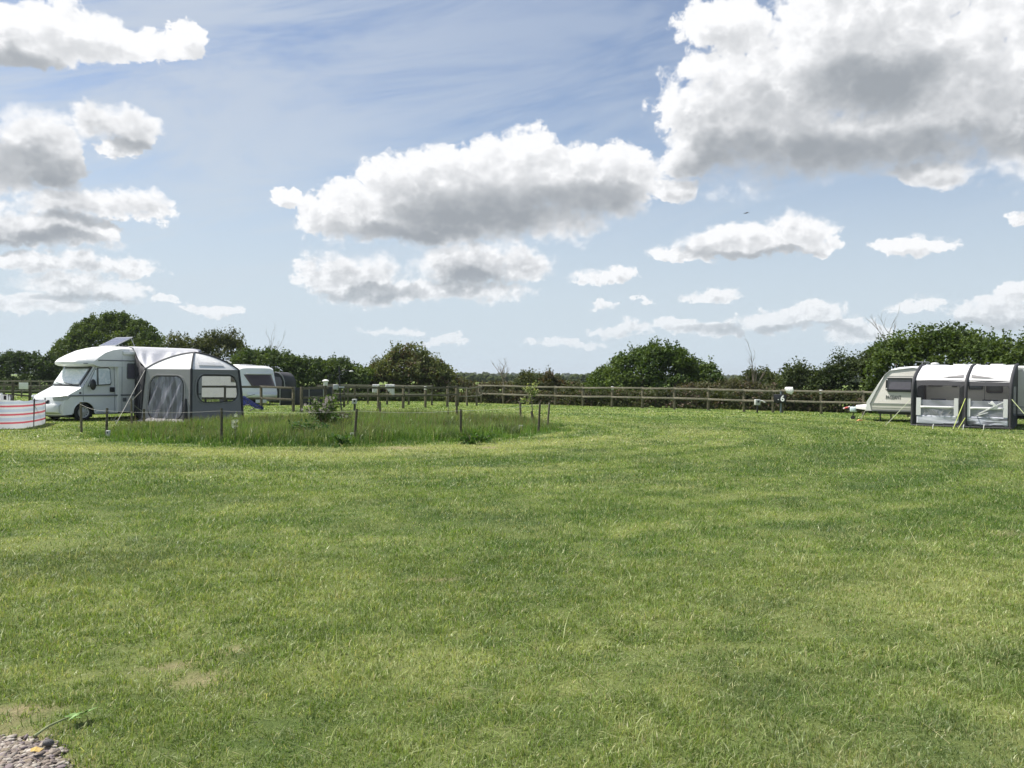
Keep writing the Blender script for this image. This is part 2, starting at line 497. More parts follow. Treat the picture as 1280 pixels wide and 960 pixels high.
def dryness(x, y):
    """0 lush dark .. 1 dry and pale: turf colour, from mowing and wear"""
    cx, cy = -5.0, 26.5
    r = np.hypot((x - cx) * .95, (y - cy) * 1.0); th = np.arctan2(y - cy, x - cx)
    ringn = vnoise(r * 1.25 + 40, th * 1.6 + 20, 21, 3, .55)
    big = vnoise(x * .33 + 50, y * .33 + 50, 3, 4, .55)
    mid = vnoise(x * 1.3 + 50, y * 1.3 + 50, 4, 4, .6)
    sm_ = vnoise(x * 3.4 + 10, y * 3.4 + 50, 44, 3, .65)
    fade_ = np.clip((y - 5) / 9, .3, 1) * np.clip((x + 8) / 8, .45, 1)
    d = .5 + .60 * fade_ * (ringn - .5) + .26 * (big - .5) + .34 * (mid - .5) + .34 * (vnoise(x * 9, y * 9, 71, 2, .6) - .5) * np.clip(1.4 - y / 12, 0, 1) + .34 * (sm_ - .5)
    e = dist_poly(x, y, ISLAND)
    cut = np.exp(-((e - 1.5) / 1.0) ** 2) * (.35 + .75 * vnoise(r * 2.4 + 9, th * 5 + 9, 31, 3, .6))
    near_front = np.clip((24 - y) / 6, 0.15, 1)
    d = d + cut * .42 * near_front
    return np.clip((d - .5) * 2.3 + .44, 0, 1.3)

# ------------------------------------------------------------------ ground
def turf_color(nt, pos, far=False):
    big = nt.noise(pos, 0.35, 5, 0.6)
    mid = nt.noise(pos, 2.2, 5, 0.65)
    f = nt.math('ADD', nt.math('MULTIPLY', big, 0.55), nt.math('MULTIPLY', mid, 0.55))
    return nt.ramp(f, 0.38, 0.72)

mg, nt = new_mat('turf')
geo = nt.node('ShaderNodeNewGeometry').outputs['Position']
att = nt.node('ShaderNodeVertexColor'); att.layer_name = 'tone'
tr, tg_, tb = nt.sep(att.outputs['Color'])
fine = nt.noise(geo, 34, 5, 0.7)
mp = nt.node('ShaderNodeMapping'); mp.inputs['Scale'].default_value = (1, .45, 1); nt.l.new(geo, mp.inputs['Vector'])
fine2 = nt.noise(mp.outputs[0], 7, 5, 0.75)
green = nt.mix(tr, C(0.090, 0.165, 0.028), C(0.225, 0.275, 0.070))
green = nt.mix(nt.ramp(fine2, 0.35, 0.68), nt.mix(0.35, green, C(0.05, 0.085, 0.018)), nt.mix(0.3, green, C(0.24, 0.27, 0.09)))
soil = nt.mix(fine, C(0.10, 0.085, 0.040), C(0.40, 0.34, 0.19))
thatch = nt.mix(tr, nt.mix(fine, C(0.028, 0.055, 0.012), C(0.085, 0.125, 0.030)), nt.mix(fine, C(0.12, 0.145, 0.040), C(0.26, 0.28, 0.10)))
c = nt.mix(tg_, green, thatch)
c = nt.mix(tb, c, soil)
bm_ = bump(nt, nt.math('ADD', fine, nt.math('MULTIPLY', fine2, 1.5)), 0.7, 0.03)
out(nt, principled(nt, c, 0.9, 0, 0.15, bm_).outputs[0])
MAT_TURF = mg

def bump_z(x, y):
    near = np.clip(1 - np.hypot(x, y) / 60, 0, 1)
    return (vnoise(x * .8 + 90, y * .8 + 90, 41, 4, .5) - .5) * .07 * np.clip(near * 3, 0, 1)

def grid_sheet(xs, ys):
    X, Y = np.meshgrid(xs, ys)
    x = X.ravel(); y = Y.ravel()
    z = bump_z(x, y)
    nx = len(xs); ny = len(ys)
    i, j = np.meshgrid(np.arange(nx - 1), np.arange(ny - 1))
    a = (j * nx + i).ravel()
    q = np.stack([a, a + 1, a + nx + 1, a + nx], 1)
    e = dist_poly(x, y, ISLAND)
    d = dryness(x, y); b = bare_mask(x, y)
    rr = np.hypot(x, y)
    thatch_ = np.clip(1 - (rr - 22) / 26, 0, 1)         # blades stand on thatch where the turf is modelled
    isl = (e < 0)
    thatch_ = np.where(isl, 0.75, thatch_)
    gr = poly_np(x, y, GRAVEL).astype(float)
    tone = np.stack([np.where(isl, 0.1, d), thatch_, np.maximum(b, gr), np.ones_like(x)], 1)
    return np.stack([x, y, z], 1), q, tone
s = np.sinh(np.linspace(-1, 1, 260) * 8.2) / math.sinh(8.2)
xs = s * 6000
t = np.sinh(np.linspace(0, 1, 420) * 7.6) / math.sinh(7.6)
ys = np.concatenate([np.linspace(-60, 1.2, 40), 1.3 + t * 6000])
v_, q_, tone_ = grid_sheet(xs, ys)
ground_o = np_mesh('ground', v_, [q_], MAT_TURF, {'tone': tone_}, smooth=True)
tag(ground_o, kind='structure')

# ------------------------------------------------------------------ grass blades
def leaf_mat(name, trans=0.35, rough=0.55, spec=0.3, mul=1.0):
    m, nt = new_mat(name)
    a = nt.node('ShaderNodeVertexColor'); a.layer_name = 'tint'
    col = a.outputs['Color']
    p = principled(nt, col, rough, 0, spec)
    tr = nt.node('ShaderNodeBsdfTranslucent')
    tcol = nt.mix(1.0, col, C(1.0 * mul, 1.0 * mul, 0.45 * mul), 'MULTIPLY')
    nt.l.new(tcol, tr.inputs['Color'])
    mx = nt.node('ShaderNodeMixShader'); mx.inputs[0].default_value = trans
    nt.l.new(p.outputs[0], mx.inputs[1]); nt.l.new(tr.outputs[0], mx.inputs[2])
    out(nt, mx.outputs[0])
    return m
MAT_BLADE = leaf_mat('grass_blade', 0.40, 0.42, 0.38)

def blades(x, y, h, w, lean, col, seg=2, face_cam=0.6):
    """arrays -> verts, quads, tris, colours. seg 2: quad plus tip; seg 1: one triangle"""
    n = len(x); z = bump_z(x, y) - 0.004
    la = RNG.uniform(0, 2 * PI, n)
    lx, ly = np.cos(la) * lean * h, np.sin(la) * lean * h
    wa = RNG.uniform(0, 2 * PI, n)
    # ribbon direction across the blade
    wx, wy = np.cos(wa) * w / 2, np.sin(wa) * w / 2
    b0 = np.stack([x - wx, y - wy, z], 1); b1 = np.stack([x + wx, y + wy, z], 1)
    hh = h / np.sqrt(1 + lean ** 2)
    tip = np.stack([x + lx, y + ly, z + hh], 1)
    if seg == 1:
        v = np.stack([b0, b1, tip], 1).reshape(-1, 3)
        f = [np.arange(3 * n).reshape(-1, 3)]
        c = np.repeat(col, 3, axis=0)
    else:
        m0 = np.stack([x - wx * .8 + lx * .3, y - wy * .8 + ly * .3, z + hh * .62], 1)
        m1 = np.stack([x + wx * .8 + lx * .3, y + wy * .8 + ly * .3, z + hh * .62], 1)
        v = np.stack([b0, b1, m1, m0, tip], 1).reshape(-1, 3)
        k = np.arange(n) * 5
        f = [np.stack([k, k + 1, k + 2, k + 3], 1), np.stack([k + 3, k + 2, k + 4], 1)]
        c = np.repeat(col, 5, axis=0).reshape(n, 5, 4)
        c[:, 4, :3] = c[:, 4, :3] * .45 + np.array([.50, .52, .28]) * .55      # dry mown tips; their paleness also stands in for highlights
        c[:, 2:4, :3] = c[:, 2:4, :3] * .85 + np.array([.36, .40, .14]) * .15
        c = c.reshape(-1, 4)
    return v, f, c

def merge(parts):
    V = []; Q = []; T = []; Cc = []; off = 0
    for v, f, c in parts:
        for a in f:
            (Q if a.shape[1] == 4 else T).append(a + off)
        V.append(v); Cc.append(c); off += len(v)
    fs = []
    if Q: fs.append(np.concatenate(Q))
    if T: fs.append(np.concatenate(T))
    return np.concatenate(V), fs, np.concatenate(Cc)

def scatter(r0, r1, dens, tanw=0.68, side=2.6):
    hw = tanw * r1 + side
    n = int(2 * hw * (r1 - r0) * dens)
    x = RNG.uniform(-hw, hw, n); y = RNG.uniform(r0, r1, n)
    k = np.abs(x) < tanw * y + side
    return x[k], y[k]

LUSH = np.array([0.084, 0.162, 0.026]); MIDG = np.array([0.182, 0.275, 0.052]); PALE = np.array([0.43, 0.47, 0.20]); STRAW = np.array([0.60, 0.54, 0.30])
BLUEG = np.array([0.085, 0.140, 0.060])
def blade_color(x, y, extra=0.0):
    n = len(x)
    d = dryness(x, y) + RNG.normal(0, .17, n) + extra
    c = LUSH + (MIDG - LUSH) * np.clip(d / .5, 0, 1)[:, None]
    c = c + (PALE - c) * np.clip((d - .5) / .65, 0, .9)[:, None]
    bl = np.clip((vnoise(x * .55 + 7, y * .55 + 3, 77, 4, .6) - .56) * 5, 0, .8)[:, None]
    c = c + (BLUEG - c) * bl * .8
    st = RNG.random(n) < (.05 + .15 * np.clip(dryness(x, y) - .35, 0, 1))
    c = np.where(st[:, None], STRAW * RNG.uniform(.55, 1.0, (n, 1)), c)
    br = RNG.random(n) < .10
    c = np.where(br[:, None], c * .3 + np.array([.58, .60, .36]) * .7, c)
    c = c * RNG.uniform(.52, 1.55, (n, 1))
    return np.concatenate([np.clip(c, 0, 1), np.ones((n, 1))], 1)

parts = []
for r0, r1, dens, w, h, seg in ((2.6, 4.6, 14000, .0036, .032, 2), (4.6, 7.5, 8000, .0048, .034, 2), (7.5, 12, 3600, .0075, .036, 1), (12, 20, 1500, .013, .038, 1), (20, 34, 480, .024, .042, 1), (34, 60, 100, .05, .045, 1)):
    x, y = scatter(r0, r1, dens)
    clump = vnoise(x * 7, y * 7, 55, 3, .6)
    keep = RNG.random(len(x)) < np.clip(.35 + 1.6 * (clump - .25), .12, 1)
    keep &= RNG.random(len(x)) > bare_mask(x, y) * .97
    keep &= ~poly_np(x, y, GRAVEL) | (RNG.random(len(x)) < .015)
    keep &= dist_poly(x, y, ISLAND) > -.05
    x, y, clump = x[keep], y[keep], clump[keep]
    n = len(x)
    tall = .6 + .95 * vnoise(x * 1.1 + 31, y * 1.1 + 31, 66, 3, .55) + .8 * (clump - .5)
    hh = h * tall * RNG.uniform(.55, 1.45, n)
    stray = RNG.random(n) < .006
    hh = np.where(stray, hh * RNG.uniform(1.8, 3.2, n), hh)
    lean = RNG.gamma(2.2, .42, n)
    c = blade_color(x, y)
    c[:, :3] = np.where(stray[:, None], c[:, :3] * .4 + PALE * .6, c[:, :3])
    parts.append(blades(x, y, hh, w * RNG.uniform(.7, 1.35, n), lean, c, seg))
# loose cut straws lying on the lawn, mostly near right
n = 1500
x = RNG.uniform(-2.2, 4.6, n); y = RNG.uniform(3.2, 9, n)
kp = vnoise(x * .7, y * .7 + 5, 88, 3) + .1 * (x > .5) > .5
x, y = x[kp], y[kp]; n = len(x)
c = np.concatenate([np.tile(STRAW * .8, (n, 1)) * RNG.uniform(.6, 1.1, (n, 1)), np.ones((n, 1))], 1)
parts.append(blades(x, y, RNG.uniform(.07, .15, n), RNG.uniform(.002, .0035, n), RNG.uniform(1.6, 6, n), c, 2))
v, f, c = merge(parts)
grass = np_mesh('grass', v, f, MAT_BLADE, {'tint': c})
tag(grass, 'short mown grass covering the camping field', 'grass', kind='stuff')

# long grass of the island
n = 150000
x = RNG.uniform(-13.2, 2.4, n); y = RNG.uniform(18, 35.2, n)
e = dist_poly(x, y, ISLAND)
w_ = vnoise(x * 1.2, y * 1.2, 12, 4, .6)
edge = e + (w_ - .5) * 1.7
kp = (edge < 0) & (RNG.random(n) < np.clip(.45 + .9 * (vnoise(x * 3, y * 3, 14, 3) - .3), 0, 1) * np.where(y < 24, 1, .6))
x, y, e = x[kp], y[kp], e[kp]; n = len(x)
hn = vnoise(x * .8 + 5, y * .8, 17, 4, .6)
left_low = np.clip((x + 13) / 3.5, .45, 1)
h = (.10 + .38 * hn) * np.clip(-e / .8, .35, 1) * RNG.uniform(.55, 1.25, n) * left_low
tone = .55 * vnoise(x * .45, y * .7, 19, 3, .6) + .45 * vnoise(x * 1.9, y * 2.4, 20, 3, .6)
A = np.array([0.044, 0.125, 0.018]); B = np.array([0.130, 0.262, 0.038]); Dk = np.array([0.032, 0.085, 0.020]); R_ = np.array([0.17, 0.145, 0.07])
c3 = A + (B - A) * np.clip((tone - .36) * 3.4, 0, 1)[:, None]
tuft = (vnoise(x * 1.6 + 3, y * 1.6, 23, 2) > .68)[:, None]
c3 = np.where(tuft, Dk, c3)
red = np.clip((vnoise(x * .5 + 3, y * .7, 29, 3) - .5) * 4, 0, 1) * (y > 22)
c3 = np.where((RNG.random(n) < .13 * red)[:, None], R_, c3)
c3 = np.where((RNG.random(n) < .05)[:, None], np.array([0.25, .25, .11]), c3); c3 = np.where(((RNG.random(n) < .02) & (y < 21.5))[:, None], np.array([.6, .6, .42]), c3) * RNG.uniform(.7, 1.3, (n, 1))
c = np.concatenate([c3, np.ones((n, 1))], 1)
pa = [blades(x, y, h, RNG.uniform(.010, .020, n), RNG.gamma(2, .18, n), c, 2)]
# seed heads standing above
m_ = 5500
x = RNG.uniform(-11.5, 1.5, m_); y = RNG.uniform(19.5, 34, m_)
kp = (dist_poly(x, y, ISLAND) < -.5) & (vnoise(x * .5 + 3, y * .7, 29, 3) > .42)
x, y = x[kp], y[kp]; m_ = len(x)
c = np.concatenate([np.tile([.20, .16, .10], (m_, 1)) * RNG.uniform(.6, 1.3, (m_, 1)), np.ones((m_, 1))], 1)
pa.append(blades(x, y, RNG.uniform(.32, .55, m_), RNG.uniform(.008, .014, m_), RNG.gamma(2, .12, m_), c, 1))
v, f, c = merge(pa)
meadow = np_mesh('meadow_grass', v, f, MAT_BLADE, {'tint': c})
tag(meadow, 'long unmown grass and weeds in the staked island', 'long grass', kind='stuff')

# grass tufts along the hedge foot behind the fences are made with the hedges

# ------------------------------------------------------------------ gravel corner with a few extras
mp_, nt = new_mat('pebble')
oi = nt.node('ShaderNodeVertexColor'); oi.layer_name = 'tint'
tcn = nt.node('ShaderNodeTexCoord').outputs['Object']
pc = nt.mix(nt.math('MULTIPLY', nt.noise(tcn, 60, 5, .7), .7), oi.outputs['Color'], C(.10, .085, .07))
out(nt, principled(nt, pc, .75, 0, .3, bump(nt, nt.noise(tcn, 90, 4, .6), .4, .004)).outputs[0])
MAT_PEB = mp_
ib = bmesh.new(); bmesh.ops.create_icosphere(ib, subdivisions=2, radius=1.0)
ico_v = np.array([v.co[:] for v in ib.verts]); ico_f = np.array([[v.index for v in f.verts] for f in ib.faces]); ib.free()
pv = []; pf = []; pcg = []; off_ = 0
pal = np.array([[.22,.18,.15],[.34,.29,.24],[.15,.12,.11],[.30,.24,.20],[.45,.40,.34],[.20,.16,.17],[.55,.50,.43],[.26,.21,.15]])
gx = [p[0] for p in GRAVEL]; gy = [p[1] for p in GRAVEL]
cnt = 0
for k in range(15000):
    x = random.uniform(min(gx), max(gx)); y = random.uniform(min(gy), max(gy))
    e = dist_poly(np.array([x]), np.array([y]), GRAVEL)[0]
    if e > random.uniform(-.10, .045): continue
    if y < 3.0: continue
    r = random.choice((.005, .007, .009, .011, .014))
    rot = Matrix.Rotation(random.uniform(0, 6.28), 3, 'Z') @ Matrix.Rotation(random.uniform(-.35, .35), 3, 'X')
    sc = np.array([r * random.uniform(.9, 1.6), r * random.uniform(.7, 1.1), r * random.uniform(.4, .75)])
    wob = 1 + .24 * np.sin(ico_v @ np.array([random.uniform(-3, 3) for _ in range(3)]) + random.uniform(0, 6))
    vv = (ico_v * wob[:, None] * sc) @ np.array(rot.transposed())
    z = float(bump_z(np.array([x]), np.array([y]))[0])
    vv = vv + np.array([x, y, z + random.uniform(.0, .012)])
    pv.append(vv); pf.append(ico_f + off_); off_ += len(vv); cnt += 1
    pcg.append(np.tile(np.append(pal[random.randrange(8)] * random.uniform(.7, 1.25), 1.0), (len(vv), 1)))
grav = np_mesh('gravel', np.concatenate(pv), [np.concatenate(pf)], MAT_PEB, {'tint': np.concatenate(pcg)}, smooth=True)
tag(grav, 'brown and grey rounded gravel in the corner of the lawn', 'gravel', kind='stuff')

# a weed stalk lying over the edge of the gravel
a = ground(42, 929); b = ground(80, 908); d_ = ground(108, 898)
st = empty('weed_stalk', a, 0, 'pale green weed stalk lying across the grass beside the gravel', 'weed')
lc = lambda p, z: (Vector((p.x, p.y, z)) - a)
def stalk_mat():
    return plain('stalk_green', (0.24, 0.27, 0.12), .5, var=.15, scale=30)
MAT_STALK = stalk_mat()
MB().tube([lc(a, .03), lc(a.lerp(b, .5), .04), lc(b, .034), lc(d_, .032)], [.006, .0055, .0045, .003], 8).build('stem', MAT_STALK, st, smooth=True)
MAT_WLEAF = plain('weed_leaf', (0.14, 0.26, 0.05), .5, var=.25, scale=20)
lm = MB()
for k in range(16):
    t_ = random.uniform(.6, 1.05); p = a.lerp(d_, t_); dirn = Vector((random.uniform(-1, 1), random.uniform(-1, 1), random.uniform(.0, .35))).normalized()
    L_ = random.uniform(.03, .06); p = lc(p, .030); sd_ = dirn.cross(Vector((0, 0, 1))).normalized() * L_ * .25
    m1 = p + dirn * L_ * .5
    lm.add([p, m1 - sd_, p + dirn * L_, m1 + sd_ + Vector((0, 0, .004))], [(0, 1, 2, 3)])
lm.build('leaves', MAT_WLEAF, st)
# dry yellow leaf
yl = ground(38, 950)
o = MB().add([(0,0,0),(.028,-.018,.012),(.055,-.012,.004),(.07,.006,.016),(.05,.026,.006),(.02,.024,.018),(-.006,.014,.01),(.03,.004,.02)],
             [(0,1,7),(1,2,7),(2,3,7),(3,4,7),(4,5,7),(5,6,7),(6,0,7)]).build('dead_leaf', plain('yellow_leaf', (.50, .34, .09), .6, var=.3, scale=40), solid=.0015)
o.scale = (.75, .75, .75); o.location = (yl.x, yl.y, .035); tag(o, 'curled yellow dead leaf lying on the gravel', 'leaf')
o = MB().ball((0, 0, .014), (.024, .017, .014), 9, 6).build('dark_stone', plain('dark_stone', (.09, .085, .085), .7, var=.3, scale=30, bumps=.3), smooth=True, angle=80)
dk = ground(60, 938); o.location = (dk.x, dk.y, .02); o.rotation_euler = (.2, .1, .5); tag(o, 'dark charcoal stone at the grass edge of the gravel, bigger than its neighbours', 'stone')
# ------------------------------------------------------------------ trees, bushes and hedges
MAT_LEAF = leaf_mat('tree_leaf', 0.34, 0.65, 0.18)
MAT_BARK = plain('bark', (0.115, 0.092, 0.068), .9, var=.35, scale=8, bumps=.5)
MAT_TWIG = plain('twig', (0.20, 0.165, 0.125), .9, var=.3, scale=8)
MAT_STEM = plain('bramble_stem', (0.16, 0.105, 0.08), .85, var=.3, scale=8)

def leaves_at(cen, nrm, size, cols, jitter=1.0):
    """a leaf-sized bent quad at each centre"""
    n = len(cen)
    a = RNG.normal(0, 1, (n, 3)); d = nrm * 0.9 + a * jitter
    d /= np.linalg.norm(d, axis=1)[:, None] + 1e-9
    u = np.cross(d, RNG.normal(0, 1, (n, 3))); u /= np.linalg.norm(u, axis=1)[:, None] + 1e-9
    w = np.cross(d, u)
    s = (size * RNG.uniform(.6, 1.4, n))[:, None]
    p0 = cen - u * s * .55; p2 = cen + u * s * .55; p1 = cen + w * s * .34 + d * s * .1; p3 = cen - w * s * .34 + d * s * .1
    v = np.stack([p0, p1, p2, p3], 1).reshape(-1, 3)
    k = np.arange(n) * 4
    f = np.stack([k, k + 1, k + 2, k + 3], 1)
    return v, f, np.repeat(cols, 4, axis=0)

def world_profile(prof, d0, d1):
    """[(px, top py)] -> [(X, Y, Z)] with depth running d0 to d1"""
    out_ = []
    n = len(prof)
    x0, x1 = prof[0][0], prof[-1][0]
    for px, py in prof:
        t = (px - x0) / max(1e-6, x1 - x0)
        # depth is interpolated so that equal steps make a straight line on the ground
        k0 = (x0 - 640) / F; k1 = (x1 - 640) / F; k = (px - 640) / F
        A = Vector((k0 * d0, d0)); B = Vector((k1 * d1, d1))
        den = (B.x - A.x) - k * (B.y - A.y)
        s_ = (k * A.y - A.x) / den if abs(den) > 1e-9 else t
        s_ = min(max(s_, 0), 1)
        Y = A.y + (B.y - A.y) * s_
        p = at(px, py, Y)
        out_.append((p.x, p.y, p.z))
    return np.array(out_)

def foliage(name, prof, d0, d1, depth, label, cat, colA, colB, leaf=.15, dens=1.0, base=0.0, spiky=.5, group=None,
            colC=None, clump=.42, stems=True, trunk_px=None, round_=0.55, holes=0.0, spray=1.0, mat_stem=None):
    P = world_profile(prof, d0, d1)
    seg = np.diff(P[:, :2], axis=0); L = np.hypot(seg[:, 0], seg[:, 1]); cum = np.concatenate([[0], np.cumsum(L)]); tot = cum[-1]
    loc = P[:, :2].mean(0); loc = np.array([loc[0], loc[1], 0.0])
    def pos(s):
        x = np.interp(s, cum, P[:, 0]); y = np.interp(s, cum, P[:, 1]); z = np.interp(s, cum, P[:, 2]); return x, y, z
    dirx = (P[-1, 0] - P[0, 0]) / tot; diry = (P[-1, 1] - P[0, 1]) / tot
    nx, ny = -diry, dirx                       # away from the camera
    Hm = float(P[:, 2].max())
    nc = int(tot * (Hm - base + depth * .5) * 11.0 * dens / (clump / .42) ** 2) + 20
    s = RNG.uniform(0, tot, nc)
    x, y, H = pos(s)
    # across the depth; the crown rounds off to the back and front
    q = RNG.uniform(-1, .55, nc); 
    Hq = base + (H - base) * np.sqrt(np.clip(1 - round_ * q ** 2, 0, 1))
    top = RNG.random(nc) < .38
    zz = np.where(top, Hq * RNG.uniform(.86, 1.0, nc), base + (Hq - base) * RNG.uniform(0, 1, nc) ** .9)
    # bulge: lower clumps come towards the front face
    front = ~top & (RNG.random(nc) < .75)
    qq = np.where(front, -1 * np.sqrt(np.clip(1 - (np.clip((zz - base) / np.maximum(H - base, .1), 0, 1) ** 2) * round_ * 1.2, .02, 1)) * RNG.uniform(.8, 1.0, nc), q)
    lump = vnoise(s * .9 + 11, zz * .9 + loc[0] * .1, 7, 3, .6)
    qq = qq + (lump - .5) * .9
    zz = zz * (1 - (top) * (vnoise(s * 1.3, s * 0 + 3.3 + loc[0], 8, 3, .65)) * .16 * spiky) - clump * .35
    kq = qq * depth / 2 / np.hypot(x, y); cx = x * (1 + kq); cy = y * (1 + kq); cz = np.maximum(zz, .12)
    if holes:
        kp = vnoise(s * .8 + 5, zz * .8, 27, 3) > holes; cx, cy, cz, s, qq = cx[kp], cy[kp], cz[kp], s[kp], qq[kp]; nc = len(cx)
    per = max(10, int(40 * (clump / .42) ** 2 * (.15 / leaf) ** 1.2))
    rad = clump * RNG.uniform(.55, 1.25, nc)
    ci = np.repeat(np.arange(nc), per); n = len(ci)
    dirs = RNG.normal(0, 1, (n, 3)); dirs /= np.linalg.norm(dirs, axis=1)[:, None]
    rr = rad[ci] * RNG.uniform(.35, 1.0, n) ** .6
    cen = np.stack([cx[ci], cy[ci], cz[ci]], 1) + dirs * rr[:, None] * np.array([1, 1, .72])
    cen[:, 2] = np.maximum(cen[:, 2], .04)
    nr = dirs * .8 + np.array([0, 0, .45])
    tA = RNG.random(nc)[ci] * .65 + RNG.random(n) * .35
    big_ = vnoise(cx * .7 + 3, cz * .8 + 9, 35, 3, .6)[ci]; tA = np.clip(tA + (big_ - .5) * 1.1, 0, 1.25)
    A = np.array(colA); B = np.array(colB)
    col = A + (B - A) * tA[:, None]
    if colC is not None:
        col = np.where(((RNG.random(nc) < .28)[ci] & (RNG.random(n) < .7))[:, None], np.array(colC), col)
    col = col * RNG.uniform(.78, 1.25, (n, 1))
    colr = np.concatenate([col, np.ones((n, 1))], 1)
    parts_ = [leaves_at(cen, nr, leaf, colr)]
    # sprays: leafy shoots standing out of the outline
    ns = int(tot * 9.0 * spiky * spray)
    if ns:
        s2 = RNG.uniform(0, tot, ns); x2, y2, H2 = pos(s2); q2 = RNG.uniform(-.7, .5, ns)
        H2 = base + (H2 - base) * np.sqrt(np.clip(1 - round_ * q2 ** 2, 0, 1))
        ln = RNG.uniform(.1, .42, ns) * spiky
        k = 15; ci2 = np.repeat(np.arange(ns), k); t2 = np.tile(np.linspace(0, 1, k), ns)
        lean = RNG.normal(0, .35, (ns, 2))
        kq2 = q2 * depth / 2 / np.hypot(x2, y2); x2 = x2 * (1 + kq2); y2 = y2 * (1 + kq2)
        cen2 = np.stack([x2[ci2] + lean[ci2, 0] * t2 * ln[ci2], y2[ci2] + lean[ci2, 1] * t2 * ln[ci2], H2[ci2] - .35 + t2 * (ln[ci2] + .3)], 1) + RNG.normal(0, leaf * .35, (ns * k, 3))
        cc = np.concatenate([(A + (B - A) * RNG.random((ns * k, 1))) * RNG.uniform(.8, 1.2, (ns * k, 1)), np.ones((ns * k, 1))], 1)
        parts_.append(leaves_at(cen2, np.tile([0, 0, .4], (ns * k, 1)), leaf * .72, cc))
    V = np.concatenate([p[0] for p in parts_]); offs = np.cumsum([0] + [len(p[0]) for p in parts_[:-1]])
    Fq = np.concatenate([p[1] + o_ for p, o_ in zip(parts_, offs)]); Cc = np.concatenate([p[2] for p in parts_])
    root = empty(name, tuple(loc), 0, label, cat, group)
    np_mesh('crown' if cat in ('tree', 'bush') else 'foliage', V - loc, [Fq], MAT_LEAF, {'tint': Cc}, parent=root)
    # trunk and limbs
    tm = MB(); rng = random.Random(int(abs(loc[0]) * 100) + 5)
    if trunk_px is not None:
        p = at(trunk_px, 470, float(P[:, 1].mean())); tx, ty = p.x, p.y
        stems_ = [(tx, ty, Hm * .062)]
    elif stems:
        stems_ = []
        for k in range(max(2, int(tot / 1.1))):
            s_ = rng.uniform(.08, .92) * tot; a_, b_, h_ = [float(t_) for t_ in pos(np.array([s_]))] if False else [float(t_[0]) for t_ in pos(np.array([s_]))]
            stems_.append((a_ + rng.uniform(-.3, .3), b_ + rng.uniform(-.2, .3), .035 + .012 * h_))
    else: stems_ = []
    for (tx, ty, r_) in stems_:
        tm = MB()
        h_here = float(np.interp(np.hypot(tx - P[0, 0], ty - P[0, 1]), cum, P[:, 2]))
        b0 = Vector((tx, ty, -.05)) - Vector(loc); hh = h_here * (.8 if trunk_px is None else .62)
        pts = [b0 + Vector((rng.uniform(-.1, .1) * i, rng.uniform(-.1, .1) * i, hh * i / 4)) for i in range(5)]
        tm.tube(pts, [r_, r_ * .85, r_ * .65, r_ * .45, r_ * .22], 7)
        for j in range(7 if trunk_px is not None else 4):
            i = rng.choice((1, 2, 3)); p = pts[i]; an = rng.uniform(0, 6.28)
            R = (tot * .32 if trunk_px is not None else .6) * rng.uniform(.5, 1)
            R = min(R, h_here * .6)
            q1 = p + Vector((math.cos(an) * R * .5, math.sin(an) * R * .5 * min(1, depth / tot), h_here * .14)); q2_ = p + Vector((math.cos(an) * R, math.sin(an) * R * min(1, depth / tot), h_here * .24))
            tm.tube([p, q1, q2_], [r_ * .4, r_ * .25, r_ * .08], 6)
        tm.build('trunk' if trunk_px is not None else 'stem', mat_stem or MAT_BARK, root, smooth=True)
    return root

OAKa, OAKb = (.050, .085, .016), (.120, .165, .034)
DKa, DKb = (.030, .055, .016), (.070, .105, .028)
HAa, HAb = (.045, .078, .022), (.115, .160, .045)
OLa, OLb = (.065, .088, .026), (.165, .185, .065)
BRa, BRb = (.070, .068, .032), (.150, .140, .070)

foliage('oak_tree', [(66,462),(66,440),(72,427),(84,416),(95,407),(108,397),(120,390),(136,387),(152,388),(166,393),(180,400),(191,409),(200,420),(203,434),(203,455)], 78, 74, 7.5,
        'big rounded oak tree rising behind the white motorhome', 'tree', OAKa, OAKb, .19, 1.0, base=1.2, spiky=.35, trunk_px=136, clump=.62, round_=.8)
foliage('hedge', [(-30,440),(0,441),(14,437),(28,440),(44,439),(60,442),(78,447),(100,450)], 72, 70, 4.0,
        'dark tall hedge at the far left beside the oak', 'hedge', DKa, DKb, .2, .9, spiky=.4, clump=.6)
foliage('hawthorn_tree', [(204,428),(212,420),(226,417),(238,421),(246,424),(256,414),(268,412),(280,414),(292,411),(303,417),(307,424),(302,440),(306,452)], 66, 64, 4.5,
        'airy hawthorn tree behind the peak of the tent', 'tree', (.05, .065, .02), (.12, .13, .045), .17, .8, base=.8, spiky=1.0, trunk_px=268, clump=.5, holes=.22)
foliage('hedge', [(294,440),(306,434),(320,435),(334,432),(350,436),(362,441),(376,445),(392,445),(408,446),(424,445),(432,447),(440,453),(452,457),(462,458)], 60, 57, 3.4,
        'dense dark green hedge running behind the rear caravan', 'hedge', HAa, HAb, .17, 1.15, spiky=.6, clump=.45, round_=.35)
foliage('elder_bush', [(456,460),(466,452),(474,450),(484,441),(490,433),(500,431),(514,429),(528,434),(540,442),(548,448),(556,451),(564,458),(567,470)], 59, 58, 4.0,
        'tall olive tinted bush with wispy top left of the field gap', 'bush', OLa, OLb, .17, 1.5, spiky=1.1, clump=.48, colC=(.10, .075, .04), round_=.6)
foliage('bramble_hedge', [(560,474),(576,470),(590,477),(606,477),(622,476),(636,475),(648,477),(660,476)], 58, 56.5, 2.6,
        'low scrubby bramble hedge with brown stems in the middle gap', 'hedge', BRa, (.12, .135, .05), .13, 1.0, spiky=.6, clump=.36, mat_stem=MAT_STEM, colC=(.13, .10, .07))
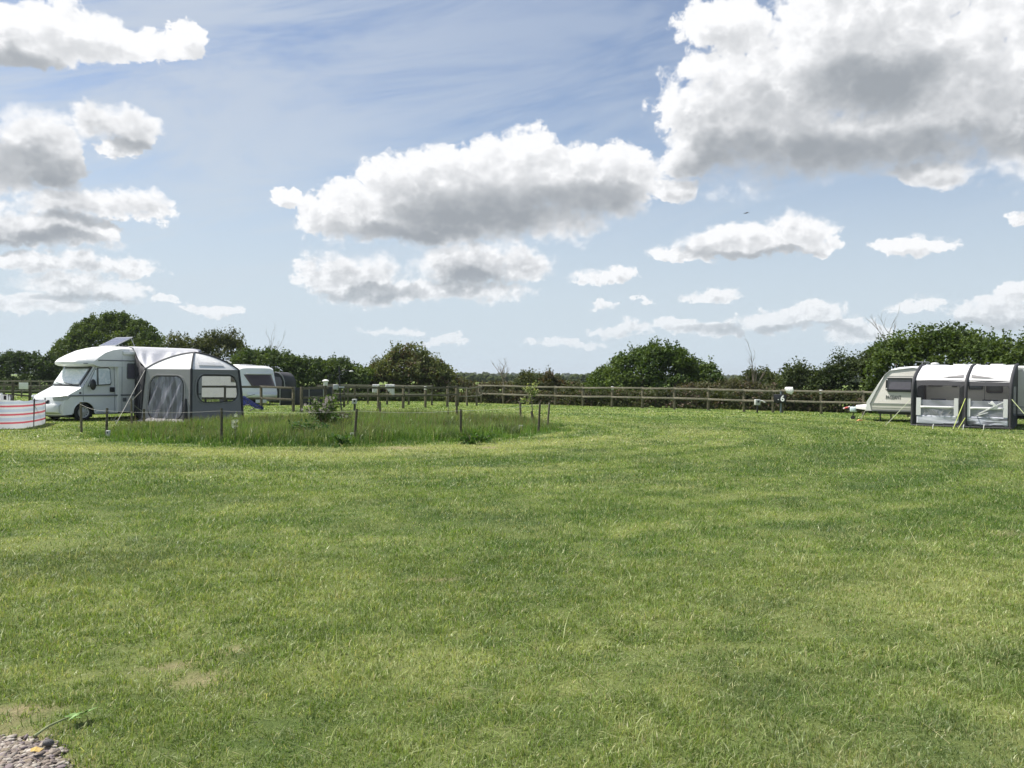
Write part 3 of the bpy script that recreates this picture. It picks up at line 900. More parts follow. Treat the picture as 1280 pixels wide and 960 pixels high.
foliage('scrub_bush', [(644,474),(650,466),(658,461),(666,462),(672,470),(680,473)], 56, 55.5, 2.0,
        'small dark scrub bush just right of the leafless sapling', 'bush', HAa, (.10, .11, .04), .13, .9, spiky=1.0, clump=.33)
foliage('scrub_bush', [(672,474),(678,465),(686,462),(692,466),(700,474),(712,476),(724,477)], 55.5, 55, 2.0,
        'second small scrub bush with a ragged top above the fence', 'bush', (.05, .06, .025), (.11, .105, .05), .13, .9, spiky=1.1, clump=.33, colC=(.13, .085, .05))
foliage('bramble_hedge', [(654,482),(690,480),(716,477),(740,477),(760,474)], 56, 54, 2.2,
        'low green brambles at the foot of the large central bush', 'hedge', BRa, (.11, .135, .045), .13, 1.0, spiky=.5, clump=.36, mat_stem=MAT_STEM)
foliage('field_maple', [(738,472),(746,462),(754,457),(762,450),(768,447),(776,438),(788,431),(800,430),(812,427),(824,424),(838,426),(848,428),(856,437),(860,447),(862,462),(864,478)], 53, 51, 5.0,
        'large dark rounded maple bush in the middle behind the rail fence', 'bush', (.042, .078, .016), (.115, .165, .034), .17, 1.2, spiky=.7, clump=.55, round_=.7)
foliage('field_maple', [(852,462),(858,450),(866,446),(878,447),(890,449),(896,458),(899,468),(902,478)], 51, 50, 3.2,
        'smaller dark maple bush joined to the right of the large one', 'bush', (.040, .075, .018), (.105, .150, .034), .16, 1.1, spiky=.7, clump=.45, round_=.7)
foliage('bramble_hedge', [(846,478),(880,476),(900,476),(914,472),(930,474),(944,478),(960,480),(980,476),(1000,478)], 49, 45, 2.2,
        'brown and green bramble thicket left of the pitch number board', 'hedge', BRa, (.115, .125, .055), .13, 1.05, spiky=.55, clump=.36, mat_stem=MAT_STEM, colC=(.16, .12, .09))
foliage('round_bush', [(926,476),(930,464),(938,459),(950,458),(962,459),(970,466),(974,476)], 58, 57, 3.0,
        'round bush standing beyond the brambles behind the pitch sign', 'bush', (.045, .065, .022), (.105, .120, .042), .15, 1.1, spiky=.5, clump=.42, round_=.8)
foliage('hedge', [(978,470),(982,456),(992,450),(1002,455),(1014,455),(1026,457),(1036,451),(1042,443),(1052,439),(1060,445),(1070,445),(1082,440),(1090,434),(1098,427)], 45, 42.5, 3.0,
        'ragged dark hedge behind the fence left of the cream caravan', 'hedge', (.034, .056, .018), (.088, .112, .04), .14, 1.15, spiky=1.0, clump=.4, round_=.4)
foliage('hedge', [(1084,446),(1092,428),(1104,420),(1120,418),(1132,414),(1140,410),(1156,408),(1170,410),(1186,407),(1200,406),(1214,412),(1226,416),(1240,415),(1256,414),(1268,420),(1290,418),(1330,420)], 43, 36.5, 5.0,
        'tall dark hedge rising behind the cream caravan and its awning', 'hedge', (.040, .070, .017), (.110, .155, .036), .15, 1.15, spiky=.9, clump=.5, round_=.45)

# hedge foot: rough growth between the fence and the hedge
foliage('hedge_foot_weeds', [(340,489),(420,490),(520,491),(600,491)], 53, 55, 1.2, 'rough weeds growing along the foot of the left hedge', 'weeds', HAa, (.10, .13, .04), .11, 1.1, spiky=.4, clump=.28, stems=False, round_=.3)
foliage('hedge_foot_weeds', [(560,489),(700,488),(860,487),(1000,488),(1100,488)], 53.5, 41, 1.3, 'rough dark weeds and thorns behind the sunlit rail fence', 'weeds', (.045, .055, .025), (.10, .115, .045), .11, 1.2, spiky=.4, clump=.3, stems=True, round_=.3, mat_stem=MAT_STEM, colC=(.15, .115, .085))
foliage('hedge_foot_weeds', [(-30,484),(40,483),(100,483)], 68, 66, 1.4, 'shadowy undergrowth behind the far left fence', 'weeds', DKa, DKb, .15, 1.0, spiky=.3, clump=.4, stems=False)

def bare_tree(name, px, ytop, Y, label, spread=.5, r=.05, seed=1, mat=None, lean=0.0):
    rng = random.Random(seed)
    top = at(px, ytop, Y); H = top.z
    root = empty(name, (top.x, top.y, 0), 0, label, 'tree')
    tm = MB()
    def br(p, d, L, r_, lev):
        q = p; pts = [p]; dd = d.copy()
        for i in range(4):
            dd = (dd + Vector((rng.uniform(-.16, .16), rng.uniform(-.16, .16), rng.uniform(-.02, .12)))).normalized()
            q = q + dd * L / 4; pts.append(q)
        tm.tube(pts, [r_, r_ * .85, r_ * .7, r_ * .55, r_ * .35], 5, cap=False)
        if lev < 3:
            for k in range(3 if lev else 5):
                p_ = pts[rng.choice((1, 2, 3, 4)) if lev else rng.choice((2, 3, 4))]
                an = rng.uniform(0, 6.28); nd = (dd * 1.0 + Vector((math.cos(an), math.sin(an), .25)) * spread * rng.uniform(.8, 1.5)).normalized()
                br(p_, nd, L * rng.uniform(.42, .62), r_ * .5, lev + 1)
    tm_start = Vector((0, 0, -.05))
    br(tm_start, Vector((lean, 0, 1)).normalized(), H * .66, r, 0)
    tm.build('trunk', mat or MAT_TWIG, root, smooth=True)
    return root
bare_tree('bare_sapling', 632, 449, 55, 'pale leafless sapling sticking up from the middle gap', .75, .06, 3)
bare_tree('bare_sapling', 946, 442, 46, 'leafless sapling leaning left above the brambles', .6, .05, 8, lean=-.12)
bare_tree('bare_sapling', 1127, 400, 43, 'dead forked branch poking out of the tall right hedge', .4, .06, 12)
bare_tree('bare_sapling', 330, 424, 60.5, 'thin dead twigs above the hedge behind the rear caravan', .5, .04, 15)
bare_tree('bare_sapling', 346, 420, 60.8, 'thin dead forked stem above the hedge, right of the other twigs', .5, .04, 21)

# ------------------------------------------------------------------ distance: fields, woods and hills
md, nt = new_mat('far_wood')
gp = nt.node('ShaderNodeNewGeometry').outputs['Position']
out(nt, principled(nt, nt.mix(nt.ramp(nt.noise(gp, .09, 5, .7), .35, .65), C(.035, .05, .018), C(.085, .105, .035)), .9, 0, .1, bump(nt, nt.noise(gp, .35, 5, .75), 1.0, 2.0)).outputs[0])
def far_wood(name, Y, x0, x1, h0, h1, seed, label, wob=1.0):
    mb = MB(); rng = random.Random(seed); x = x0
    while x < x1:
        w = rng.uniform(.5, 1.3) * (h0 + h1) * .5
        if rng.random() < .86:
            h = rng.uniform(h0, h1); cy = Y + rng.uniform(-h, h)
            mb.ball((x, cy, h * .48), (w * .62, h * .6, h * .52), 12, 8)
            mb.ball((x + w * .3, cy - h * .3, h * .34), (w * .5, h * .45, h * .36), 10, 7)
        x += w * .75
    o = mb.build(name, md, smooth=True, angle=180)
    m = o.modifiers.new('sub', 'SUBSURF'); m.levels = m.render_levels = 2
    t_ = bpy.data.textures.new('lump', 'CLOUDS'); t_.noise_scale = (h0 + h1) * .22; t_.noise_depth = 3
    dm = o.modifiers.new('lumps', 'DISPLACE'); dm.texture = t_; dm.strength = (h0 + h1) * .30 * wob; dm.texture_coords = 'GLOBAL'
    return tag(o, label, 'woodland', kind='stuff')
far_wood('distant_treeline', 260, -90, 110, 1.9, 2.9, 5, 'distant line of trees on the skyline beyond the gap')
far_wood('distant_treeline', 520, -300, 420, 2.8, 4.6, 9, 'hazy farther line of trees on the horizon')
far_wood('distant_woodland', 1150, -900, 1200, 5, 8.5, 13, 'bluish woodland along the far horizon')
hm = MB(); rows = []
for j, (yy, k) in enumerate(((2300, 0), (3200, .7), (4600, 1), (5600, .2))):
    rows.append([(xx, yy, max(-3, k * (14 + 18 * mnoise.noise(Vector((xx * .0007, yy * .0003, 2.2)))))) for xx in range(-5600, 5700, 200)])
ho = hm.loft(rows).build('hills', md, smooth=True, angle=180); tag(ho, kind='structure')
# ------------------------------------------------------------------ timber
def wood(name, a, b, rough=.85):
    m, nt = new_mat(name)
    tcn = nt.node('ShaderNodeTexCoord').outputs['Object']
    mp = nt.node('ShaderNodeMapping'); mp.inputs['Scale'].default_value = (9, 9, 9); nt.l.new(tcn, mp.inputs['Vector'])
    n1 = nt.noise(mp.outputs[0], 1.0, 5, .65, 1.5); n2 = nt.noise(tcn, 2.3, 4, .6)
    c = nt.mix(nt.ramp(n1, .3, .7), a, b); c = nt.mix(nt.math('MULTIPLY', n2, .5), c, C(.09, .10, .055))
    out(nt, principled(nt, c, rough, 0, .25, bump(nt, n1, .4, .01)).outputs[0])
    return m
WOOD_RAIL = wood('weathered_rail', C(.22, .19, .145), C(.40, .355, .28))
WOOD_POST = wood('weathered_post', C(.11, .09, .065), C(.25, .21, .15))
WOOD_DARK = wood('dark_stake', C(.055, .045, .035), C(.14, .115, .085))
WOOD_GREY = wood('grey_rail', C(.085, .072, .055), C(.18, .155, .12))
WHITE_PAINT = plain('white_paint', (.74, .74, .71), .5, var=.06, scale=9, dirt=.25)
OFF_WHITE = plain('off_white', (.52, .53, .50), .6, var=.1, scale=9, dirt=.35)
BLACK_MET = plain('black_metal', (.03, .03, .032), .45, var=.2)

def gz(x, y): return float(bump_z(np.array([float(x)]), np.array([float(y)]))[0])

def rail_fence(pts, label, h=1.12, rails=(.93, .50), post_w=.10, rail_h=.095, mat_r=None, mat_p=None, extra=0.0, skip=(), white=(), heights=None, rz=None):
    """pts: ground positions of the posts. Rails are nailed to the camera side, butting at the posts"""
    mat_r = mat_r or WOOD_RAIL; mat_p = mat_p or WOOD_POST
    o = empty('rail_fence', (pts[0][0], pts[0][1], 0), 0, label, 'fence')
    O = Vector((pts[0][0], pts[0][1], 0)); rng = random.Random(len(pts) * 7 + int(abs(pts[0][0])))
    tops = []
    for i, p in enumerate(pts):
        hh = (heights[i] if heights else h) + rng.uniform(-.03, .03)
        b = Vector((p[0], p[1], gz(*p) - .05)) - O
        t = b + Vector((rng.uniform(-.025, .025), rng.uniform(-.02, .02), hh + .05))
        nb = pts[i + 1] if i + 1 < len(pts) else pts[i - 1]
        d = Vector((nb[0] - p[0], nb[1] - p[1], 0)).normalized()
        m = MB().bar(b, t, post_w * rng.uniform(.85, 1.15), post_w * .95, up=d)
        po = m.build('post', mat_p, o, bevel=.008)
        if i in white:
            MB().bar(t - Vector((0, 0, .17)), t + Vector((0, 0, .004)), post_w * 1.12, post_w * 1.08, up=d).build('cap', WHITE_PAINT, po, bevel=.004)
            po['label'] = 'post with a white painted top'
        tops.append(hh)
    for i in range(len(pts) - 1):
        if i in skip: continue
        p = Vector((*pts[i], 0)); q = Vector((*pts[i + 1], 0)); d = (q - p).normalized(); nrm = Vector((d.y, -d.x, 0))
        if nrm.y > 0: nrm = -nrm
        e = extra
        for k, fz in enumerate(rails):
            za = tops[i] * fz + gz(p.x, p.y) + rng.uniform(-.012, .012); zb = tops[i + 1] * fz + gz(q.x, q.y) + rng.uniform(-.012, .012)
            a = p + nrm * (post_w / 2 + .02) + Vector((0, 0, za)) + d * .004 - O; b = q + nrm * (post_w / 2 + .02) + Vector((0, 0, zb)) - d * .004 - O
            MB().bar(a, b, .035, rail_h * rng.uniform(.9, 1.08)).build('rail', mat_r, o, bevel=.006)
    return o

def gp(px, py):
    p = ground(px, py); return (p.x, p.y)

# right-hand fence: posts 1.8 m apart on one straight line (fit of the post positions)
import itertools
P0f = Vector(((629.5 - 640) / F * 50.5, 50.5)); P1f = Vector(((1027 - 640) / F * 39.2, 39.2))
dF = (P1f - P0f) / 10.0
fpts = [tuple(P0f + dF * k) for k in (-1.02, 0, 1, 2, 3, 4, 5, 6, 7, 8, 8.78, 9.02, 10, 11, 12, 13, 14, 15, 16)]
fence1 = rail_fence(fpts, 'sunlit two rail timber fence running past the number 6 board', h=1.16, white=(1 + 4, 12), post_w=.11)

# near left fence: from behind the tent to the field gap
nl = [(-3.2, 0)]
near_left = [at(px, 480, Y) for px, Y in ((236, 38.4), (281, 38.0), (327, 38.4), (367, 36.9))]
rail_fence([(p.x, p.y) for p in near_left], 'grey timber fence crossing in front of the rear caravan', h=1.13, mat_r=WOOD_GREY, rails=(.95, .48))
near_mid = [at(px, 480, Y) for px, Y in ((377, 36.3), (416, 38.8), (444, 40.6), (473, 40.8), (504, 41.6), (532, 43.4), (559, 44.6), (570.5, 45.4))]
rail_fence([(p.x, p.y) for p in near_mid], 'timber fence behind the flowering shrub, reaching the field gap', h=1.12, mat_r=WOOD_GREY, mat_p=WOOD_POST, rails=(.94, .57), white=(5,))
far_mid = [at(px, 480, Y) for px, Y in ((397, 46.5), (416, 46.8), (435, 47.1), (460, 47.3), (484, 47.2), (511, 46.6), (540, 46.4))]
rail_fence([(p.x, p.y) for p in far_mid], 'second fence closer to the hedge with white cloths hung on it', h=1.12, mat_p=WOOD_GREY, rails=(.95, .52))
gap = [at(px, 480, Y) for px, Y in ((572.5, 45.9), (584, 46.3), (596, 46.6), (601.5, 50.5))]
rail_fence([(p.x, p.y) for p in gap], 'short narrow fence bay with thin rails in the field gap', h=1.08, mat_r=WOOD_RAIL, post_w=.09, rails=(.93, .5), rail_h=.075)

# top rail continuing across the lane posts
lane = [at(px, 480, Y) for px, Y in ((416, 38.75), (444, 40.55), (473, 40.75), (504, 41.55))]
for i in range(3):
    pass

# far left fences
fl = [at(px, 480, Y) for px, Y in ((-18, 55), (-6, 55), (5, 55), (16, 55), (27, 55), (39, 55.2), (50, 55.5), (65, 56), (78, 56.3), (90, 56.6))]
rail_fence([(p.x, p.y) for p in fl], 'far three rail fence below the dark hedge at the left edge', h=1.12, rails=(.97, .70, .40), rail_h=.09, mat_p=WOOD_GREY)
fl2 = [at(px, 480, Y) for px, Y in ((-44, 43), (-16, 43), (16, 43), (37, 44.5), (62, 46))]
rail_fence([(p.x, p.y) for p in fl2], 'nearer shaded fence with a white notice at the left edge', h=1.12, rails=(.86, .42), rail_h=.08, mat_r=WOOD_GREY, mat_p=WOOD_DARK, heights=[1.2, 1.2, 1.2, .95, .95])
# white notice on it
p = at(29.5, 482.3, 42.9)
o = MB().box((-.24, -.012, -.17), (.24, .012, .17)).build('notice_board', WHITE_PAINT, bevel=.004)
o.location = p; tag(o, 'blank white notice board fixed to the far left fence', 'sign')

# ------------------------------------------------------------------ stakes round the long grass
stakes = [ # px base, py base, py top, px top, label
 (102, 541, 503, 101, 'slim grey stake in front of the motorhome front wheel'),
 (133, 547, 511, 134, 'dark stake with a small white box at its foot, near the cab door'),
 (165, 531, 498, 164, 'grey stake in front of the dark cover beside the motorhome'),
 (180, 529, 511, 180, 'short dark stake at the left corner of the tent'),
 (257, 521, 498, 257, 'thin stake in front of the tent window'),
 (277, 553, 511, 277, 'dark stake in front of the tent at the front of the long grass'),
 (443, 553, 511, 446, 'leaning stake at the front of the long grass below the shrub'),
 (576, 546, 511, 576, 'upright dark stake at the front right of the long grass'),
 (673, 541, 503, 675, 'stake leaning right beside the young tree'),
 (684, 535, 502, 687, 'rightmost slanting stake at the end of the long grass'),
 (651, 525, 501, 650, 'stake behind the young tree on its left'),
 (571, 523, 500, 571, 'thin stake at the back of the long grass in front of the gap'),
 (475, 520, 502, 475, 'thin stake at the back of the long grass below the hanging cloth'),
]
stake_tops = {}
for (bx, by, ty, tx, lab) in stakes:
    g0 = ground(bx, by); zt = zat(tx, ty, g0.y); xt = at(tx, ty, g0.y).x
    th = .034 if by > 530 else .042
    o = MB().tube([(0, 0, -.08), ((xt - g0.x) * .5, 0, zt * .5), (xt - g0.x, 0, zt)], [th, th * .96, th * .9], 8).build('stake', WOOD_POST if bx in (102, 165, 257, 651, 684) else WOOD_DARK, smooth=True, angle=50)
    o.location = (g0.x, g0.y, gz(g0.x, g0.y)); tag(o, lab, 'stake', 'stakes around the long grass')
    stake_tops[bx] = Vector((xt, g0.y, zt))
# string run along the stake tops
order = [102, 133, 277, 443, 576, 673, 684]
sm = MB(); pts_ = []
for a_, b_ in zip(order[:-1], order[1:]):
    A_, B_ = stake_tops[a_] - Vector((0, .03, .05)), stake_tops[b_] - Vector((0, .03, .05))
    for k in range(6):
        t_ = k / 6; q_ = A_.lerp(B_, t_); q_.z -= .05 * math.sin(PI * t_); pts_.append(q_)
pts_.append(stake_tops[684] - Vector((0, .03, .05)))
STRING = plain('string', (.52, .50, .44), .7)
o = sm.tube(pts_, .0028, 5).build('string', STRING, smooth=True); tag(o, 'thin white string tied along the front stakes of the long grass', 'string')
pts_ = []
order = [165, 180, 257]
for a_, b_ in zip(order[:-1], order[1:]):
    A_, B_ = stake_tops[a_] - Vector((0, .04, .10)), stake_tops[b_] - Vector((0, .04, .10))
    for k in range(6):
        t_ = k / 6; q_ = A_.lerp(B_, t_); q_.z -= .03 * math.sin(PI * t_); pts_.append(q_)
pts_.append(stake_tops[257] - Vector((0, .04, .10)))
o = MB().tube(pts_, .004, 5).build('string', STRING, smooth=True); tag(o, 'thin white string crossing in front of the tent', 'string')
# little white box at the foot of a stake
def small_box(px, py, w, h, label, name='marker_box', mat=None, cat='box', hole=True):
    g0 = ground(px, py)
    e = empty(name, (g0.x, g0.y - .09, gz(g0.x, g0.y)), 0, label, cat)
    MB().box((-w/2, -w*.35, .02), (w/2, w*.35, h)).build('case', mat or OFF_WHITE, e, bevel=.012)
    if hole: MB().box((-w*.28, -w*.37, h*.55), (w*.1, -w*.3, h*.85)).build('port', BLACK_MET, e, bevel=.004)
    return e
small_box(137.5, 547, .10, .17, 'small white box standing at the foot of the dark stake')
small_box(441, 551, .08, .2, 'pale small box low on the leaning front stake')
small_box(651, 538, .13, .16, 'small white box half hidden in the long grass by the young tree')

# ------------------------------------------------------------------ electric hook-up posts
def hookup(px, py_base, py_top, w, label, Y=None, panel=True):
    g0 = ground(px, py_base); zt = zat(px, py_top, g0.y)
    e = empty('hookup_post', (g0.x, g0.y, gz(g0.x, g0.y)), 0, label, 'hook-up post')
    bh = w * 1.15
    MB().bar((0, 0, -.05), (0, 0, zt - bh), .07, .07, up=(0, 1, 0)).build('post', BLACK_MET, e, bevel=.005)
    b = MB().box((-w/2, -.11, zt - bh), (w/2, .11, zt)).build('meter_box', OFF_WHITE, e, bevel=.02)
    MB().box((-w*.12, -.124, zt - bh * .55), (w*.30, -.108, zt - bh * .2)).build('socket', BLACK_MET, b, bevel=.006)
    MB().prism([(-w*.2, zt-bh*.72), (w*.42, zt-bh*.72), (w*.42, zt-bh*.9), (-w*.2, zt-bh*.9)], -.122, -.112).build('label_plate', plain('grey_plate', (.4, .42, .42), .5), b)
    return e
hookup(443, 513.5, 499, .20, 'white electric box on a short black post behind the flowering shrub')
e = hookup(946.5, 516.5, 499, .24, 'white electric box on a thin post left of the number 6 board')
gq = ground(946.5, 516.5)
MB().tube([(.10, -.05, .62), (.22, -.1, .60), (.26, -.1, .57), (.34, -.12, .53)], .028, 8).build('plug', WHITE_PAINT, e, smooth=True)
# board number 6
pa, pb = at(971.5, 500, 41.0), at(982, 500, 40.3)
pt = ground(971, 516.5)
e = empty('pitch_board', (0, 0, 0), 0, 'black pitch board with a white number 6 on the fence', 'sign')
cx_, cy_, cz_ = at(975, 498, 40.2)
e.location = (cx_, cy_, 0)
bw = 14.5 / F * 40.2; zt_ = zat(975, 493.0, 40.2); zb_ = zat(975, 504.0, 40.2)
ang = math.atan2(dF.y, dF.x); e.rotation_euler = (0, 0, ang)
SIGN_BLACK = plain('sign_black', (.012, .013, .016), .4, var=.1)
MB().box((-bw/2 - .02, -.02, zb_), (bw/2 + .02, .02, zt_)).build('board', SIGN_BLACK, e, bevel=.005)
def text_obj(txt, size, mat, parent, loc, rot, name, ext=.004, wide=1.0, bold=0.0, align='CENTER'):
    cu = bpy.data.curves.new(name, 'FONT'); cu.body = txt; cu.size = size; cu.extrude = ext; cu.align_x = align; cu.align_y = 'CENTER'; cu.offset = bold
    cu.resolution_u = 3
    to = bpy.data.objects.new(name, cu); COL.objects.link(to)
    dg = bpy.context.evaluated_depsgraph_get(); me = bpy.data.meshes.new_from_object(to.evaluated_get(dg)); me.name = name
    bpy.data.objects.remove(to, do_unlink=True)
    o = bpy.data.objects.new(name, me); COL.objects.link(o); me.materials.clear(); me.materials.append(mat)
    o.parent = parent; o.location = loc; o.rotation_euler = rot; o.scale = (wide, 1, 1)
    return o
WHITE_LET = plain('white_letter', (.85, .85, .83), .5, var=.03)
text_obj('6', .40, WHITE_LET, e, (.13, -.026, (zt_ + zb_) / 2 + .01), (PI/2, 0, 0), 'number', bold=.012)
MB().box((-.10, -.026, (zt_+zb_)/2 - .055), (-.05, -.02, (zt_+zb_)/2 - .02)).build('dot', WHITE_LET, e)
# grey post in front of the board leg
MB().tube([(.02, .07, 0), (.02, .07, zt_ + .15)], .045, 8).build('support', plain('blue_grey_pipe', (.16, .19, .21), .5), e, smooth=True)

# white bag on top rail
p = at(987, 488, 39.9)
bm_v = MB()
rows = []
for j in range(9):
    a_ = j / 8
    rows.append([(x_ * .28 * (0.55 + .45 * math.sin(PI * min(1, a_ * 1.0 + .12))) + .02 * math.sin(7 * a_ + 9 * x_), -.05 - .06 * math.sin(PI * a_) * (1 - x_ * x_) + .015 * math.sin(11 * x_ + 5 * a_), .20 - .40 * a_ - .05 * x_ * a_) for x_ in np.linspace(-1, 1, 11)])
o = bm_v.loft(rows).build('white_bag', plain('white_plastic', (.78, .78, .76), .35, var=.05), smooth=True, solid=.03)
o.location = p; o.scale = (.78, .78, .8); o.rotation_euler = (0, 0, ang); tag(o, 'white plastic bag tied on the top rail right of the number board', 'bag')

# white cloths on the left far fence
def hung_cloth(px, py0, py1, w_px, Y, label, cut=False):
    p = at(px, py0, Y); w = w_px / F * Y; h = (py1 - py0) / F * Y
    rows = []
    for j in range(10):
        a_ = j / 9
        row = []
        for x_ in np.linspace(0, 1, 13):
            zz = -h * a_
            if cut: zz = -h * a_ * (1 - .82 * (1 - x_) ** 1.6)
            row.append(((x_ - .5) * w, -.02 - .03 * math.sin(x_ * 17) * a_, zz + .005))
        rows.append(row)
    m = MB().loft(rows)
    m.loft([[((x_ - .5) * w, yy, zz) for x_ in np.linspace(0, 1, 13)] for yy, zz in ((-.02, .005), (.03, .03), (.09, .0), (.10, -h * .4))])
    o = m.build('hanging_cloth', plain('white_cloth', (.60, .59, .58), .8, var=.06, scale=12), smooth=True, solid=.008)
    o.location = p; return tag(o, label, 'cloth')
hung_cloth(470, 481.2, 491, 8.5, 46.75, 'small square white cloth over the far rail')
hung_cloth(487.5, 481.2, 495, 11.5, 46.5, 'white cloth with a curved lower edge over the far rail', cut=True)

# ------------------------------------------------------------------ bird feeding pole, lantern post, log stack, shrub
g0 = ground(428, 522)
e = empty('bird_feeder_pole', g0, 0, 'tall black pole with hanging bird feeders in the long grass', 'bird feeder')
Yp = g0.y
z = lambda py: zat(426, py, Yp)
MB().tube([(0, 0, -.05), (-.09, 0, z(495)), (-.14, 0, z(458))], .026, 8).build('pole', BLACK_MET, e, smooth=True)
MB().tube([(-.14, 0, z(466)), (.05, 0, z(462.5)), (.22, 0, z(463)), (.30, 0, z(464.5))], .014, 7).build('arm', BLACK_MET, e, smooth=True)
MB().ball((.33, 0, z(464)), (.09, .06, .03), 10, 6).build('dish', WHITE_PAINT, e, smooth=True, angle=80)
MB().box((-.36, -.07, z(487)), (-.17, .07, z(480.5))).build('feeder', OFF_WHITE, e, bevel=.02)
MB().box((-.14, -.05, z(485)), (.06, .05, z(483))).build('tray', OFF_WHITE, e, bevel=.008)
MB().tube([(-.27, 0, z(481)), (-.2, 0, z(474)), (-.15, 0, z(472))], .009, 6).build('hook', BLACK_MET, e, smooth=True)
MB().ball((-.13, 0, z(497)), (.05, .05, .10), 8, 6).build('seed_holder', WOOD_DARK, e, smooth=True, angle=80)

g0 = at(407, 478, 34.8); g0.z = 0
e = empty('lantern_post', g0, 0, 'dark post topped by a white mushroom shaped lantern', 'lamp post')
z = lambda py: zat(407, py, g0.y)
MB().bar((0, 0, -.05), (0, 0, z(482)), .10, .10, up=(0, 1, 0)).build('post', WOOD_DARK, e, bevel=.008)
MB().tube([(0, 0, z(482)), (0, 0, z(477))], [.085, .095], 12).build('lamp_body', WHITE_PAINT, e, smooth=True)
rows = [[(r_ * math.cos(a_), r_ * math.sin(a_), zz) for a_ in np.linspace(0, 2 * PI, 17)[:-1]] for r_, zz in ((.06, z(477.5)), (.145, z(476.6)), (.14, z(475.9)), (.09, z(474.8)), (.02, z(474.2)))]
MB().loft(rows, closed=True, cap=True).build('lamp_cap', WHITE_PAINT, e, smooth=True)

g0 = ground(421, 509)
e = empty('step_stile', g0, 0, 'dark wooden stile of stacked planks beside the lantern post', 'stile')
for k, (zz, w_) in enumerate(((.10, .95), (.28, .85), (.46, .75), (.66, .7))):
    MB().box((-w_ / 2, -.10, zz), (w_ / 2, .12, zz + .05)).build('step', WOOD_GREY if k % 2 else WOOD_DARK, e, bevel=.006)
for sx in (-.36, .34):
    MB().bar((sx, .16, -.05), (sx, .16, 1.05), .09, .09, up=(0, 1, 0)).build('post', WOOD_DARK, e, bevel=.006)

# black square thing on the rail: dark box near the lantern
p = at(411, 489, 38.4)
o = MB().box((-.2, -.08, -.22), (.16, .08, .22)).build('dark_crate', BLACK_MET, bevel=.03); o.location = p; tag(o, 'small black box fixed on the fence beside the lantern post', 'box')

def small_plant(name, base, H, spread, nleaf, leaf, colA, colB, label, cat, flowers=0, fcol=(.85, .72, .68), fside=0.0, seed=3, nstem=7, stem_r=.012, base_z=.25):
    rng = random.Random(seed); r2 = np.random.default_rng(seed)
    e = empty(name, base, 0, label, cat)
    ends = []
    for k in range(nstem):
        an = rng.uniform(0, 6.28); R = spread * rng.uniform(.3, 1)
        tip = Vector((math.cos(an) * R, math.sin(an) * R, H * rng.uniform(.55, 1)))
        pts = [Vector((0, 0, -.05)), Vector((tip.x * .25, tip.y * .25, H * .35)), Vector((tip.x * .7, tip.y * .7, tip.z * .75)), tip]
        m = MB().tube(pts, [stem_r, stem_r * .8, stem_r * .6, stem_r * .35], 6); ends.append(pts)
        m.build('stem', MAT_TWIG, e, smooth=True)
    cen = []
    for i in range(nleaf):
        pts = rng.choice(ends); t_ = rng.uniform(base_z, 1.0) ; j = min(2, int(t_ * 3)); q_ = pts[j].lerp(pts[j + 1], t_ * 3 - j)
        cen.append([q_.x + rng.gauss(0, spread * .16), q_.y + rng.gauss(0, spread * .16), max(.03, q_.z + rng.gauss(0, .05))])
    cen = np.array(cen); n = len(cen); c = np.array(colA) + (np.array(colB) - np.array(colA)) * r2.random((n, 1))
    c = np.concatenate([c * r2.uniform(.8, 1.2, (n, 1)), np.ones((n, 1))], 1)
    v, f, cc = leaves_at(cen, np.tile([0, 0, .6], (n, 1)), leaf, c)
    np_mesh('leaves', v, [f], MAT_LEAF, {'tint': cc}, parent=e)
    if flowers:
        fm = MB()
        for i in range(flowers):
            pts = rng.choice(ends); t_ = rng.uniform(.5, 1.0); j = min(2, int(t_ * 3)); q_ = pts[j].lerp(pts[j + 1], t_ * 3 - j)
            c_ = (q_.x + rng.gauss(0, spread * .14) + fside, q_.y - .05 + rng.gauss(0, spread * .14), max(.2, q_.z + rng.gauss(0, .04)))
            r_ = rng.uniform(.025, .045)
            for kk in range(5):
                a1, a2 = kk * 1.2566, kk * 1.2566 + 1.0
                tl = rng.uniform(-.4, .4)
                fm.add([c_, (c_[0] + r_ * math.cos(a1), c_[1] - .012 + tl * r_ * .4, c_[2] + r_ * math.sin(a1)), (c_[0] + r_ * 1.15 * math.cos((a1+a2)/2), c_[1] - .02, c_[2] + r_ * 1.15 * math.sin((a1+a2)/2)), (c_[0] + r_ * math.cos(a2), c_[1] - .012, c_[2] + r_ * math.sin(a2))], [(0, 1, 2, 3)])
        fm.build('blossom', plain('petal', fcol, .6, var=.15, scale=25), e)['kind'] = 'stuff'
    return e
gb = ground(403, 536)
small_plant('flowering_shrub', gb, zat(403, 492, gb.y), .50, 900, .075, (.055, .10, .025), (.13, .19, .05), 'shrub with pale pink blossom on its left side in the long grass', 'shrub', 70, (.72, .58, .54), -.14, 5, 12, .014, .15)
gb = ground(418, 533)
small_plant('weed_clump', gb, .42, .6, 420, .09, (.045, .095, .025), (.10, .17, .05), 'leafy weeds right of the flowering shrub with a dark branch pile', 'weeds', 8, (.75, .7, .5), 0, 6, 9, .012, .05)
gb = ground(385, 545)
small_plant('weed_clump', gb, .40, .55, 420, .10, (.05, .115, .04), (.09, .17, .055), 'blue green thistly weeds left of the leaning front stake', 'weeds', 4, (.8, .75, .3), 0, 7, 9, .012, .05)
